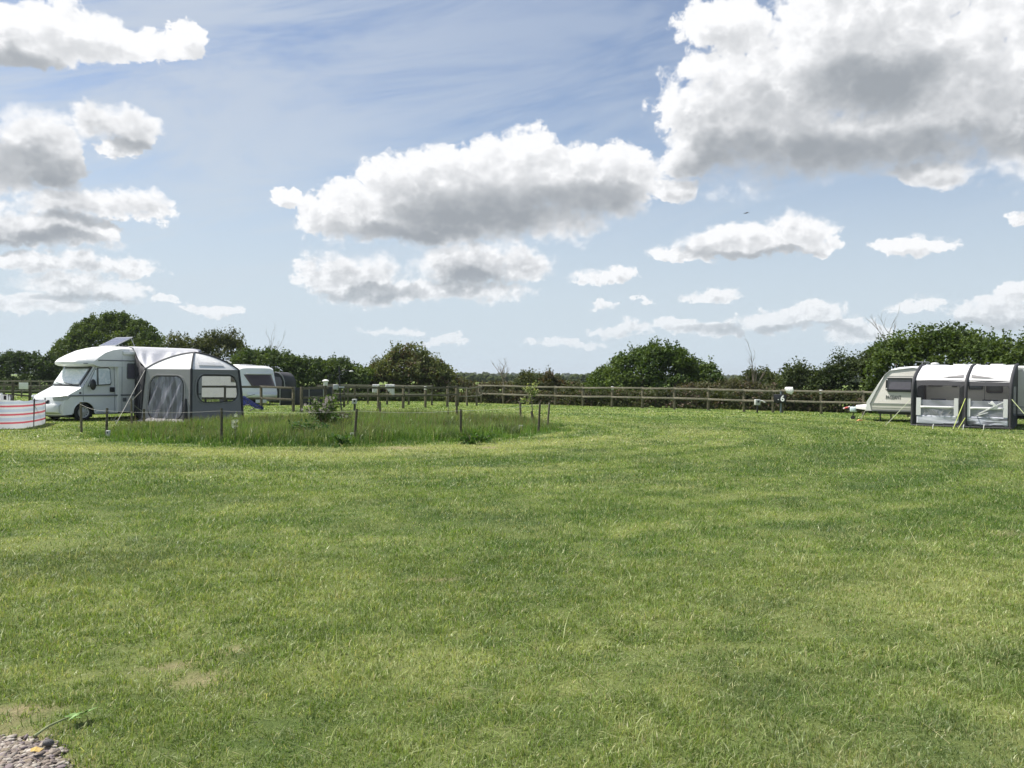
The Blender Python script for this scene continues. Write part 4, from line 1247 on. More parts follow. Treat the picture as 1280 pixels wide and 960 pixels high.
# branch pile
gb = ground(417, 531); rng = random.Random(4); m = MB()
for k in range(26):
    a_ = rng.uniform(-.5, .5); x0 = rng.uniform(-.45, .3); y0 = rng.uniform(-.2, .3); L_ = rng.uniform(.3, .7); z0 = rng.uniform(.16, .34)
    m.tube([(x0, y0, z0), (x0 + L_ * math.cos(a_), y0 + L_ * math.sin(a_) * .6, z0 + rng.uniform(-.08, .12))], [.018, .009], 5)
o = m.build('brushwood', WOOD_DARK, smooth=True); o.location = gb; tag(o, 'dark pile of cut branches lying in the long grass', 'brushwood', kind='stuff')

# young tree with its guard at right end of the island
gb = ground(668, 531)
e = empty('young_tree', gb, 0, 'young tree with pale blossom growing from a dark leaning stump', 'tree')
zt = zat(664, 478, gb.y)
MB().tube([(0, 0, -.05), (-.05, 0, .22), (-.10, 0, .42), (-.085, 0, .47)], [.055, .05, .045, .03], 8).build('stump_guard', WOOD_DARK, e, smooth=True)
MB().tube([(-.07, 0, .35), (-.09, 0, .75), (-.13, 0, 1.1), (-.18, 0, zt)], [.018, .015, .012, .006], 7).build('trunk', MAT_TWIG, e, smooth=True)
rng = random.Random(9); ends = []
for k in range(11):
    zz = rng.uniform(.75, zt - .1); an = rng.uniform(0, 6.28); R = rng.uniform(.15, .36)
    a_ = Vector((-.09 - (zz - .75) * .08, 0, zz)); b_ = a_ + Vector((math.cos(an) * R, math.sin(an) * R, rng.uniform(.05, .25)))
    MB().tube([a_, a_.lerp(b_, .5) + Vector((0, 0, .03)), b_], [.008, .006, .003], 5).build('branch', MAT_TWIG, e, smooth=True); ends.append((a_, b_))
cen = []; 
for i in range(330):
    a_, b_ = rng.choice(ends); q_ = a_.lerp(b_, rng.uniform(.3, 1.1)); cen.append([q_.x + rng.gauss(0, .04), q_.y + rng.gauss(0, .04), q_.z + rng.gauss(0, .045)])
cen = np.array(cen); n = len(cen); cc = np.where((RNG.random(n) < .45)[:, None], np.array([.55, .58, .28]), np.array([.14, .20, .06])) * RNG.uniform(.8, 1.15, (n, 1))
v, f, cc = leaves_at(cen, np.tile([0, 0, .5], (n, 1)), .075, np.concatenate([cc, np.ones((n, 1))], 1))
np_mesh('crown', v, [f], MAT_LEAF, {'tint': cc}, parent=e)

# two thin whips with scraps of leaf
for (px, py, ptop, lab, sd_) in ((560, 522, 473, 'very thin leafless whip planted at the back of the long grass', 31), (561, 538, 529, 'short weed with whitish heads left of the upright stake', 32), (432, 522 + 24, 522, 'tall thin flowering stem in front of the tent window', 33)):
    pass
gb = ground(560, 522)
e = empty('planted_whip', gb, 0, 'very thin leafless whip planted at the back of the long grass', 'sapling')
MB().tube([(0, 0, -.05), (.02, 0, .8), (.0, 0, zat(560, 474, gb.y))], [.014, .010, .004], 6).build('trunk', MAT_TWIG, e, smooth=True)
MB().tube([(0, -.02, -.05), (0, -.02, .22)], [.05, .045], 7).build('guard', WOOD_DARK, e, smooth=True)
gb = ground(294, 553)
small_plant('tall_weed', gb, .78, .09, 60, .045, (.10, .16, .04), (.22, .28, .09), 'tall thin weed stem in front of the tent window', 'weeds', 10, (.72, .72, .5), 0, 8, 4, .006, .2)

# pale flower heads scattered through the island, and dark docks along its edge
for i, (px, py, lab) in enumerate(((590, 556, 'dark leafy dock clump left of the upright front stake edge'), (604, 553, 'dark leafy dock clump at the front right edge of the long grass'), (427, 557, 'small dark dock clump left of the leaning stake foot'), (612, 545, 'low dark clump between the upright stake and the young tree'))):
    gb = ground(px, py)
    small_plant('dock_clump', gb, .24, .34, 150, .09, (.06, .13, .03), (.11, .20, .045), lab, 'weeds', 0, seed=40 + i, nstem=6, base_z=.02)
# ------------------------------------------------------------------ vehicles and tents: shared materials
VAN_WHITE = plain('van_white', (.78, .79, .78), .30, var=.03, scale=3, coat=.3, dirt=.10)
VAN_SHELL = plain('shell_white', (.80, .80, .78), .38, var=.03, scale=3, dirt=.12)
CREAM = plain('caravan_cream', (.67, .64, .59), .42, var=.04, scale=3, dirt=.15)
CREAM_TRIM = plain('caravan_trim', (.35, .36, .34), .5)
GREY_TRIM = plain('grey_trim', (.17, .175, .18), .5)
RUBBER = plain('rubber', (.022, .022, .023), .8, var=.2, scale=20)
BLACK_PL = plain('black_plastic', (.02, .02, .022), .4)
CHROME = plain('wheel_trim', (.42, .43, .44), .35, metal=.6, var=.1)
TENT_GREY = plain('tent_grey', (.215, .208, .205), .85, var=.08, scale=5)
TENT_DARK = plain('tent_dark', (.038, .038, .042), .8, var=.12, scale=5)
TENT_LIGHT = plain('tent_light', (.33, .325, .32), .8, var=.07, scale=5)
def thin_cloth(name, col, k=.45):
    m, nt = new_mat(name); p = principled(nt, C(*col), .75, 0, .2); t_ = nt.node('ShaderNodeBsdfTranslucent'); t_.inputs[0].default_value = C(*col)
    mx = nt.node('ShaderNodeMixShader'); mx.inputs[0].default_value = k
    nt.l.new(p.outputs[0], mx.inputs[1]); nt.l.new(t_.outputs[0], mx.inputs[2]); out(nt, mx.outputs[0]); return m
TENT_WHITE = thin_cloth('tent_white', (.86, .855, .84), .20)
TENT_SKIRT = plain('tent_skirt', (.50, .51, .56), .6, var=.1, scale=6)
BLUE_FAB = plain('blue_fabric', (.008, .014, .06), .95, spec=.1, var=.25, scale=8)
RED_PL = plain('red_plastic', (.55, .06, .05), .5)

def glass_mat(name, tint=(.03, .035, .04), rough=.06, see=.0):
    m, nt = new_mat(name)
    p = principled(nt, C(*tint), rough, 0, .6)
    if see:
        tb_ = nt.node('ShaderNodeBsdfTransparent'); tb_.inputs[0].default_value = C(.96, .97, .98)
        mx = nt.node('ShaderNodeMixShader'); mx.inputs[0].default_value = see
        nt.l.new(p.outputs[0], mx.inputs[1]); nt.l.new(tb_.outputs[0], mx.inputs[2]); out(nt, mx.outputs[0])
    else: out(nt, p.outputs[0])
    return m
DARK_GLASS = glass_mat('dark_glass')
SMOKE_GLASS = glass_mat('smoke_glass', (.17, .155, .19), .15)  # raised grey puts a pale reflection into the glass colour
BROWN_GLASS = glass_mat('brown_glass', (.075, .055, .05), .08)
def glass2(name, tint, rough, see, tc_):
    m = glass_mat(name, tint, rough, see)
    for n_ in m.node_tree.nodes:
        if n_.type == 'BSDF_TRANSPARENT': n_.inputs[0].default_value = C(*tc_)
    return m
TINT_FILM = glass2('tinted_film', (.20, .20, .22), .12, .85, (.50, .50, .53))
CLEAR_FILM = glass_mat('clear_film', (.22, .22, .25), .08, .93)
HAZY_FILM = glass_mat('hazy_film', (.55, .56, .62), .18, .50)
# reflective thermal screens behind the cab windows
ms, nt = new_mat('silver_screen')
tcn = nt.node('ShaderNodeTexCoord').outputs['Object']
ns_ = nt.noise(tcn, 7, 4, .6, 1.0)
out(nt, principled(nt, nt.mix(nt.ramp(ns_, .35, .65), C(.68, .75, .77), C(.90, .92, .92)), .45, .0, .5, bump(nt, ns_, .5, .03)).outputs[0])
SILVER = ms
mf, nt = new_mat('wrinkled_film')
tcn = nt.node('ShaderNodeTexCoord').outputs['Object']
mp = nt.node('ShaderNodeMapping'); mp.inputs['Rotation'].default_value = (0, .75, 0); mp.inputs['Scale'].default_value = (5.0, 3, .9); nt.l.new(tcn, mp.inputs['Vector'])
wn_ = nt.noise(mp.outputs[0], 1.6, 3, .55, .5)
out(nt, principled(nt, nt.mix(nt.ramp(wn_, .42, .62), C(.14, .14, .16), C(.29, .29, .33)), .28, 0, .6, bump(nt, wn_, .8, .05)).outputs[0])  # light and dark sides of the wrinkles put into the colour
WRINKLED = mf

def frame(P, ax, ay):
    """matrix of a local frame: origin P, x along ax, y along ay (ground directions), z up"""
    ax = Vector((ax[0], ax[1], 0)).normalized(); ay = Vector((ay[0], ay[1], 0)).normalized()
    return Matrix(((ax.x, ay.x, 0, P[0]), (ax.y, ay.y, 0, P[1]), (0, 0, 1, P[2] if len(P) > 2 else 0), (0, 0, 0, 1)))

class Local:
    """a thing standing at P whose local x runs along ax; px2t gives the local x on its near side for a picture column"""
    def __init__(s, name, P, ax, label, cat):
        s.P = Vector((P[0], P[1], 0)); a = Vector((ax[0], ax[1], 0)).normalized(); s.a = a
        s.b = Vector((-a.y, a.x, 0))
        s.e = empty(name, tuple(s.P), math.atan2(a.y, a.x), label, cat)
    def t(s, px, y=0.0, py=475):
        r = ray(px, py); k = r.x / r.y
        o = s.P + s.b * y
        return (k * o.y - o.x) / (s.a.x - k * s.a.y)
    def tz(s, px, py, y=0.0):
        t_ = s.t(px, y, py); w = s.P + s.b * y + s.a * t_
        return t_, at(px, py, w.y).z

def wheel(parent, x, y0, r, w, side=-1, trim=CHROME):
    """wheel with tyre and rim; y0 outer face, the wheel goes inwards"""
    n = 28
    prof = [(r * .62, 0.012), (r * .80, 0.0), (r * .95, .015), (r, .05), (r, w - .05), (r * .95, w), (r * .6, w)]
    rows = [[(x + rr * math.cos(2 * PI * k / n), y0 - side * yy, r + rr * math.sin(2 * PI * k / n)) for k in range(n)] for rr, yy in prof]
    we = MB().loft(rows, closed=True, cap=True).build('wheel', RUBBER, parent, smooth=True, angle=50)
    m = MB()
    rows = [[(x + rr * math.cos(2 * PI * k / n), y0 - side * yy, r + rr * math.sin(2 * PI * k / n)) for k in range(n)] for rr, yy in ((r * .64, .02), (r * .62, -.004), (r * .50, .004), (r * .2, -.012), (r * .05, -.014))]
    m.loft(rows, closed=True, cap=True)
    rim = m.build('rim', trim, we, smooth=True, angle=30)
    h = MB()
    for k in range(9):
        a_ = 2 * PI * k / 9; c_, s_ = math.cos(a_), math.sin(a_); R = r * .42
        h.tube([(x + R * c_, y0 + side * .004, r + R * s_), (x + R * c_, y0 + side * .012, r + R * s_)], r * .055, 8)
    h.build('rim_holes', BLACK_PL, we)
    return we

def rounded_rect(x0, x1, z0, z1, r, n=5, lean=0.0):
    pts = []
    for cx, cz, a0 in ((x1 - r, z0 + r, -90), (x1 - r, z1 - r, 0), (x0 + r, z1 - r, 90), (x0 + r, z0 + r, 180)):
        for k in range(n + 1):
            a_ = math.radians(a0 + 90 * k / n); z_ = cz + r * math.sin(a_)
            pts.append((cx + r * math.cos(a_) + lean * (z_ - z0), z_))
    return pts

def window_on(parent, x0, x1, z0, z1, y, r=.06, frame_w=.045, glass=None, frm=None, proud=.02, lean=0.0, name='window'):
    """a window on the side y (facing -y): frame ring with a pane set in it"""
    outer = rounded_rect(x0, x1, z0, z1, r, lean=lean)
    inner = rounded_rect(x0 + frame_w, x1 - frame_w, z0 + frame_w, z1 - frame_w, max(.01, r - frame_w * .5), lean=lean)
    n = len(outer); m = MB()
    rows = [[(p[0], y, p[1]) for p in outer], [(p[0], y - proud, p[1]) for p in outer], [(p[0], y - proud, p[1]) for p in inner], [(p[0], y, p[1]) for p in inner]]
    m.loft(rows, closed=True)
    f_ = m.build(name, frm or BLACK_PL, parent, smooth=True, angle=30)
    MB().prism(inner, y - proud * .55, y - .002).build('pane', glass or DARK_GLASS, f_)
    return f_

# ================================================================== motorhome
V = Local('motorhome', (-15.0, 27.6), (.56, .83), 'white low profile motorhome with silver windscreen cover and solar panel', 'motorhome')
W_ = 2.0
ve = V.e
def plan(y):      # how far the nose lies back at a station across the width
    u = abs(y - W_ / 2) / (W_ / 2)
    return .34 * u ** 2.2
# cab side outline (x, z) at the middle of the width
cabp = [(-.30, .22), (-.34, .42), (-.30, .66), (-.22, .84), (-.02, .95), (.50, 1.17), (.56, 1.20), (1.06, 1.86), (1.10, 1.92), (1.95, 1.92)]
ys_ = [0.0, .05, .25, .6, 1.0, 1.4, 1.75, 1.95, 2.0]
rows = []
for y in ys_:
    edge_in = .03 if y in (0.0, 2.0) else 0
    row = []
    for (x, z_) in cabp:
        nose = plan(y) * max(0, min(1, (1.25 - x) / 1.4)) * (1.0 if z_ < 1.3 else .7)
        inw = max(0, (z_ - 1.15)) * .10
        yy = y
        if y < .3: yy = y + inw * (1 - y / .3)
        if y > 1.7: yy = y - inw * ((y - 1.7) / .3)
        row.append((x + nose + edge_in, yy, z_))
    rows.append(row)
body = MB()
# side walls of the cab with a wheel arch
wx, wr = V.t(105), .30
arch = [(wx + (wr + .075) * math.cos(a_), .30 + (wr + .065) * math.sin(a_)) for a_ in np.linspace(PI, 0, 13)]
def cab_side(y, inw_s):
    nose0 = [(x + plan(0) * max(0, min(1, (1.25 - x) / 1.4)) * (1.0 if z_ < 1.3 else .7) + .03, z_) for x, z_ in cabp]
    poly = nose0 + [(1.95, .24)] + [(wx + wr + .09, .24)] + [(a_[0], max(a_[1], .24)) for a_ in arch[::-1]] + [(wx - wr - .09, .24)]
    return [(p[0], y + inw_s * max(0, p[1] - 1.15) * .10, p[1]) for p in poly]
body.loft(rows)
for y, s_ in ((0.0, 1), (W_, -1)):
    pl = cab_side(y, s_); body.add(pl, [tuple(range(len(pl)))])
cab = body.build('cab', VAN_WHITE, ve, smooth=True, angle=28)
# dark wheel housing inside the arch
MB().box((wx - .42, .22, .12), (wx + .42, 1.78, .62)).build('underbody', BLACK_PL, ve)
MB().box((1.2, .25, .20), (5.2, 1.75, .34)).build('chassis', BLACK_PL, ve)
for yy, sd_ in ((.02, -1), (W_ - .02, 1)):
    wheel(ve, wx, yy, .30, .2, sd_)
    wheel(ve, 4.35, yy, .30, .2, sd_)
# arch lip
m = MB()
lip = [(wx + (wr + q) * math.cos(a_), -.012, .30 + (wr + q - .01) * math.sin(a_)) for q in (.075,) for a_ in np.linspace(PI * 1.02, -.02 * PI, 17)]
m.tube(lip, .018, 6).build('arch_lip', VAN_WHITE, ve, smooth=True)
# windscreen: silver thermal cover between pillars
def wsp(y, z_):     # a point of the windscreen plane
    t_ = (z_ - 1.20) / (1.86 - 1.20); x = .56 + t_ * .50
    n_ = plan(y) * max(0, min(1, (1.25 - x) / 1.4)) * (.85 if z_ < 1.3 else .7)
    return (x + n_ - .025, y, z_ + .012)
rows = [[wsp(y, z_) for y in np.linspace(.17, 1.83, 15)] for z_ in np.linspace(1.235, 1.80, 8)]
MB().loft(rows).build('windscreen', SILVER, ve, smooth=True, solid=.012)
rows = [[(wsp(y, z_)[0] - .004, wsp(y, z_)[1], wsp(y, z_)[2]) for y in np.linspace(.14, 1.86, 15)] for z_ in (1.78, 1.83, 1.865)]
MB().loft(rows).build('windscreen_band', DARK_GLASS, ve, smooth=True, solid=.01)
rows = [[(wsp(y, z_)[0] - .004, wsp(y, z_)[1], wsp(y, z_)[2]) for y in np.linspace(.14, 1.86, 15)] for z_ in (1.195, 1.215, 1.235)]
MB().loft(rows).build('scuttle', BLACK_PL, ve, smooth=True, solid=.012)
for y0, y1 in ((.45, .95), (1.05, 1.5)):
    a_ = wsp(y0, 1.24); b_ = wsp(y1, 1.27); MB().tube([(a_[0] - .03, a_[1], a_[2]), (b_[0] - .035, b_[1], b_[2] + .03)], .012, 6).build('wiper', BLACK_PL, ve)
# A pillar seal on the near side
MB().tube([(wsp(.12, 1.21)[0] - .01, .07, 1.22), (wsp(.12, 1.84)[0] + .02, .10, 1.85)], .022, 6).build('pillar_seal', BLACK_PL, ve)
# headlight wrapping the near corner
LIGHT_GL = glass_mat('headlight_glass', (.42, .44, .45), .08)
for yy, sg in ((0, 1), (W_, -1)):
    hl = MB()
    pts = []
    for (x, y, z_) in ((-.10, .34, .70), (.02, .06, .70), (.16, .0, .74), (.30, .0, .84), (.12, .0, .88), (-.0, .07, .86), (-.14, .34, .82)):
        pts.append((x + .04 - .02, yy + sg * y, z_))
    # a thick lens: outline pushed outwards
    o_ = [(p[0] - .045, p[1] - sg * .035, p[2]) for p in pts]
    hl.loft([pts, o_], closed=True, cap=True)
    h_ = hl.build('headlight', LIGHT_GL, ve, bevel=.01)
    MB().ball((.02, yy + sg * .10, .78), (.045, .09, .05), 10, 6).build('reflector', CHROME, h_, smooth=True, angle=80)
# grille and bumper openings
rows = [[(cabx - .012, y, z_) for y in np.linspace(.45, 1.55, 9)] for cabx, z_ in ((-.312, .60), (-.30, .66), (-.27, .72))]
rows = [[(p[0] + plan(p[1]), p[1], p[2]) for p in r_] for r_ in rows]
MB().loft(rows).build('grille', BLACK_PL, ve, smooth=True, solid=.03)
for ya, yb in ((.12, .42), (.7, 1.3), (1.58, 1.88)):
    rows = [[(-.352 + plan(y) * .97, y, z_) for y in np.linspace(ya, yb, 6)] for z_ in (.44, .54)]
    MB().loft(rows).build('air_intake', BLACK_PL, ve, solid=.02)
rows = [[(x_ + plan(y), y, z_) for y in np.linspace(0.04, 1.96, 13)] for x_, z_ in ((-.33, .27), (-.40, .33), (-.40, .50), (-.345, .585), (-.28, .60))]
MB().loft(rows).build('bumper', VAN_WHITE, ve, smooth=True, solid=.02)
# cab door: seams, window, mirror, handle
x0d, x1d = V.t(103) + .02, V.t(143.5)
MB().tube([(x0d + .02, -.004, .60), (x0d + .0, -.004, 1.16), (V.t(121), .055, 1.90), (x1d - .03, .062, 1.90), (x1d, .05, 1.84), (x1d, -.004, 1.1), (x1d - .01, -.004, .28), (wx + wr + .13, -.004, .28)], .007, 5).build('door_seam', GREY_TRIM, ve)
xa, xb = V.t(112.5), V.t(121.5)
def side_pt(x, z_, d=.012): return (x, max(0, z_ - 1.15) * .10 - d, z_)
xw0, xw1 = V.t(122.0), V.t(139.3)
pl = [(xw0, 1.21), (xw1 - .04, 1.23), (xw1, 1.30), (xw1 - .02, 1.80), (xw1 - .08, 1.845), (xw0 + .02, 1.835)]
def slab(poly, mat, name, parent, d0, d1):
    m = MB(); n = len(poly)
    m.loft([[side_pt(p[0], p[1], d0) for p in poly], [side_pt(p[0], p[1], d1) for p in poly]], closed=True, cap=True)
    return m.build(name, mat, parent)
def shrink(poly, k):
    cx = sum(p[0] for p in poly) / len(poly); cz = sum(p[1] for p in poly) / len(poly)
    return [(cx + (p[0] - cx) * (1 - k / abs(max(.05, max(abs(q[0] - cx) for q in poly)))), cz + (p[1] - cz) * (1 - k / max(.05, max(abs(q[1] - cz) for q in poly)))) for p in poly]
wnd = slab(pl, BLACK_PL, 'door_window', ve, .001, .014); slab(shrink(pl, .035), SILVER, 'thermal_blind', wnd, .012, .018)
pl = [(V.t(109.5), 1.18), (xw0 - .02, 1.20), (xw0 - .01, 1.80), (xw0 - .05, 1.79)]
wnd = slab(pl, BLACK_PL, 'quarter_window', ve, .001, .014); slab(shrink(pl, .03), SILVER, 'thermal_blind', wnd, .012, .018)
mx_, mz_ = V.tz(112, 480)
mr = MB().ball((mx_ + .03, -.17, mz_ - .02), (.10, .10, .19), 12, 8).build('wing_mirror', BLACK_PL, ve, smooth=True, angle=80)
MB().tube([(mx_ + .06, -.12, mz_ - .12), (mx_ + .12, .0, mz_ - .14)], .03, 8).build('mirror_arm', BLACK_PL, mr)
hx, hz = V.tz(140.2, 487.0)
MB().box((hx - .085, -.018, hz - .085), (hx + .085, .01, hz + .085)).build('door_handle', BLACK_PL, ve, bevel=.015)
ix, iz = V.tz(100.3, 491.3)
MB().ball((ix, -.01, iz), (.04, .02, .035), 8, 6).build('side_repeater', BLACK_PL, ve, smooth=True)
sx0, sz0 = V.tz(79, 496); sx1, sz1 = V.tz(166, 493.3)
MB().box((.22, -.014, .845), (wx * 0 + x1d + .12, -.002, .895)).build('stripe', GREY_TRIM, ve)
# habitation body
hab = MB(); xh0, xh1 = x1d + .1, 5.35
xs_h = [xh0, xh0 + .02, xh1 - .05, xh1]
prof = [(-.02, .27), (-.03, .32), (-.03, 2.36), (0.0, 2.46), (.10, 2.55), (.30, 2.585), (1.0, 2.60), (1.7, 2.585), (1.9, 2.55), (2.0, 2.46), (2.03, 2.36), (2.03, .32), (2.02, .27)]
rows = [[(x, y if 0 < i_ < 3 else y, z_ * (1 if 0 < i_ < 3 else .995)) for (y, z_) in prof] for i_, x in enumerate(xs_h)]
hab.loft(rows, closed=True, cap=True).build('body', VAN_SHELL, ve, bevel=.02)
MB().box((xh0 + .1, -.042, .845), (5.3, -.029, .895)).build('stripe', GREY_TRIM, ve)
MB().box((V.t(122), .03, 2.07), (V.t(166.5), -.052, 2.105)).build('roof_stripe', GREY_TRIM, ve)
window_on(ve, V.t(157.7), V.t(157.7) + .62, 1.44, 2.0, -.03, .05, .035, SMOKE_GLASS, GREY_TRIM)
MB().tube([(V.t(151.8), -.034, .3), (V.t(151.8), -.034, 2.42)], .008, 5).build('panel_seam', GREY_TRIM, ve)
hx, hz = V.tz(155, 499.5); MB().box((hx - .07, -.045, hz - .07), (hx + .07, -.028, hz + .07)).build('service_hatch', GREY_TRIM, ve, bevel=.01)
hx0 = V.t(152.5); MB().box((hx0, -.10, 2.30), (hx0 + 2.9, -.03, 2.42)).build('awning_case', VAN_SHELL, ve, bevel=.02)
# streamlined overcab pod
pod = MB(); rows = []
for y in np.linspace(-.04, 2.04, 15):
    u = abs(y - 1) / 1.04; n_ = .62 * u ** 2.6; drop = .10 * u ** 4
    e_ = 1.0 if u < .98 else .93
    ctr = [(2.30, 1.86), (1.5, 1.865), (.95 + n_ * .6, 1.86), (.56 + n_, 1.885), (.44 + n_, 1.94), (.43 + n_, 2.02), (.55 + n_ * .95, 2.13 - drop * .3), (.85 + n_ * .7, 2.28 - drop * .6), (1.25 + n_ * .35, 2.44 - drop * .9), (1.7 + n_ * .1, 2.555 - drop), (2.05, 2.60 - drop), (2.35, 2.605 - drop)]
    rows.append([(x, y, z_) for x, z_ in ctr])
pod.loft(rows)
for r_ in (rows[0], rows[-1]):
    pod.add(r_, [tuple(range(len(r_)))])
pod.build('overcab', VAN_SHELL, ve, smooth=True, angle=42)
MB().box((V.t(104) , -.006 + .0, 1.955), (V.t(109), -.04, 1.985)).build('marker_light', GREY_TRIM, ve)
# tilted solar panel on the roof and a roof vent
sp = empty('solar_panel', (0, 0, 0), 0, 'tilted blue solar panel propped up on the roof of the motorhome', 'solar panel')
c0 = V.P + V.a * 2.38 + V.b * .8
sp.location = (c0.x, c0.y, 2.62); sp.rotation_euler = (0, 0, math.atan2(V.a.y, V.a.x))
SOLAR = glass_mat('solar_glass', (.13, .14, .20), .2)
ca, sa = math.cos(math.radians(27)), math.sin(math.radians(27))
def sp_pt(u, v, h=0): return (u * ca - h * sa - .05, v, u * sa + h * ca)
m = MB(); m.add([sp_pt(0, 0), sp_pt(.75, 0), sp_pt(.75, 1.1), sp_pt(0, 1.1), sp_pt(0, 0, .03), sp_pt(.75, 0, .03), sp_pt(.75, 1.1, .03), sp_pt(0, 1.1, .03)], [(0,3,2,1),(4,5,6,7),(0,1,5,4),(1,2,6,5),(2,3,7,6),(3,0,4,7)])
m.build('panel_frame', CHROME, sp)
m = MB()
for i in range(4):
    for j in range(4):
        u0, u1 = .03 + i * .174, .03 + (i + 1) * .174 - .008; v0, v1 = .03 + j * .262, .03 + (j + 1) * .262 - .008
        m.add([sp_pt(u0, v0, .034), sp_pt(u1, v0, .034), sp_pt(u1, v1, .034), sp_pt(u0, v1, .034)], [(0, 1, 2, 3)])
m.build('cells', SOLAR, sp)
for v in (.05, 1.05): MB().tube([sp_pt(.70, v), (.70 * ca + .10, v, 0)], .014, 6).build('prop', CHROME, sp)

# ================================================================== drive-away tent and its tunnel over the motorhome
Cc_ = Vector((-10.85, 28.0)); pdir = Vector((.932, .363)); rdir = Vector((-.363, .932))
S1, S2 = 2.15, 2.45
uR = (pdir * .72 + rdir * .69).normalized(); uL = (-pdir * .76 + rdir * .65).normalized()
TC = Vector((*Cc_, 0)); TR = TC + Vector((*(uR * S2), 0)); TL = TC + Vector((*(uL * S1), 0)); TB = TR + (TL - TC)
eave = 1.80; inset = .10
ctr = (TC + TB) / 2
peak = Vector((at(243, 441, ctr.y).x, ctr.y, at(243, 441, ctr.y).z))
tent = empty('driveaway_tent', (TC.x, TC.y, 0), 0, 'grey domed driveaway tent with white roof joined to the motorhome', 'tent')
O = TC.copy()
def L3(v): return tuple(Vector(v) - O)
def topc(c, z_=eave): 
    d = (ctr - c); d.z = 0; d.normalize(); q = c + d * (inset * z_ / eave * 1.6); return Vector((q.x, q.y, z_))
corners = [TC, TR, TB, TL]
def roof_edge(c, t_):
    """arched pole from the eave corner to the peak"""
    a_ = topc(c); q = a_.lerp(peak, t_); q.z = eave + (peak.z - eave) * (.8 * math.sin(t_ * PI / 2) ** .85 + .2 * t_); return q
for i, nm in enumerate(('front', 'right', 'rear', 'left')):
    a_, b_ = corners[i], corners[(i + 1) % 4]
    rows = []
    for t_ in np.linspace(0, 1, 9):
        p, q = roof_edge(a_, t_), roof_edge(b_, t_)
        rows.append([L3(p.lerp(q, s_) - Vector((0, 0, .07 * math.sin(PI * s_) * (1 - t_) * 0 + .05 * math.sin(PI * s_) * math.sin(PI * t_)))) for s_ in np.linspace(0, 1, 9)])
    MB().loft(rows).build('roof_panel', TENT_WHITE, tent, smooth=True, angle=80)
    MB().tube([L3(roof_edge(a_, t_) + Vector((0, 0, .01))) for t_ in np.linspace(0, 1, 10)], .032, 8).build('pole_sleeve', TENT_DARK if i != 3 else TENT_GREY, tent, smooth=True)
    MB().tube([L3(Vector((a_.x, a_.y, 0))), L3(topc(a_).lerp(Vector((a_.x, a_.y, 0)), .45) + (a_ - ctr).normalized() * .03), L3(topc(a_) + Vector((0, 0, .01)))], .045, 8).build('leg_sleeve', TENT_DARK, tent, smooth=True)
def wall(a_, b_, holes, mat, nm, z0=0.03, inw=0.0):
    """wall between corners a_ and b_; holes: (s0, s1, z0, z1) windows in the wall plane, made as a real opening"""
    ta, tb_ = topc(a_), topc(b_)
    def Pt(s_, z_):
        p = Vector((a_.x, a_.y, 0)).lerp(ta, z_ / eave); q = Vector((b_.x, b_.y, 0)).lerp(tb_, z_ / eave); r_ = p.lerp(q, s_); r_.z = z_
        return r_
    if not holes:
        return MB().loft([[L3(Pt(s_, z_)) for s_ in np.linspace(0, 1, 9)] for z_ in np.linspace(z0, eave, 6)]).build(nm, mat, tent, smooth=True, solid=.006), Pt
    s0, s1, h0, h1, rad = holes
    Lw = (b_ - a_).length
    inner = [(p[0] / Lw, p[1]) for p in rounded_rect(s0 * Lw, s1 * Lw, h0, h1, rad, 6)]
    # outer ring with as many points, walking the wall rectangle
    nI = len(inner); cs, cz = (s0 + s1) / 2, (h0 + h1) / 2
    outer = []
    for (s_, z_) in inner:
        dx, dz = (s_ - cs), (z_ - cz)
        kx = ((1 - cs) / dx if dx > 0 else (-cs) / dx) if abs(dx) > 1e-6 else 1e9
        kz = ((eave - cz) / dz if dz > 0 else (z0 - cz) / dz) if abs(dz) > 1e-6 else 1e9
        k_ = min(kx, kz); outer.append((cs + dx * k_, cz + dz * k_))
    # snap nearest points to the rectangle corners
    for c_ in ((0, z0), (1, z0), (1, eave), (0, eave)):
        j = min(range(nI), key=lambda i_: (outer[i_][0] - c_[0]) ** 2 * Lw * Lw + (outer[i_][1] - c_[1]) ** 2); outer[j] = c_
    m = MB().loft([[L3(Pt(*p)) for p in outer], [L3(Pt(*p)) for p in inner]], closed=True)
    w_ = m.build(nm, mat, tent, solid=.006)
    out_n = ((a_ + b_) / 2 - ctr).normalized() * .012
    MB().tube([L3(Pt(*p) + out_n) for p in inner + inner[:1]], .016, 6).build('zip', BLACK_PL, w_)
    wide = [(cs + (p[0] - cs) * 1.10, cz + (p[1] - cz) * 1.05) for p in inner]
    MB().tube([L3(Pt(*p) + out_n * 1.2) for p in wide[:] + wide[:1]], .010, 5).build('piping', TENT_LIGHT, w_)
    return w_, Pt, inner
wl, PtR, innR = wall(TC, TR, (.11, .93, .66, 1.62, .40), TENT_GREY, 'right_wall')
wl2, PtL, innL = wall(TC, TL, (.16, .86, .08, 1.56, .34), TENT_LIGHT, 'left_wall')  # paler copy of the tent grey: its sunlit side put into the colour
wall(TR, TB, (.08, .93, .58, 1.58, .3), TENT_GREY, 'rear_wall')
wall(TL, TB, None, TENT_GREY, 'side_wall')
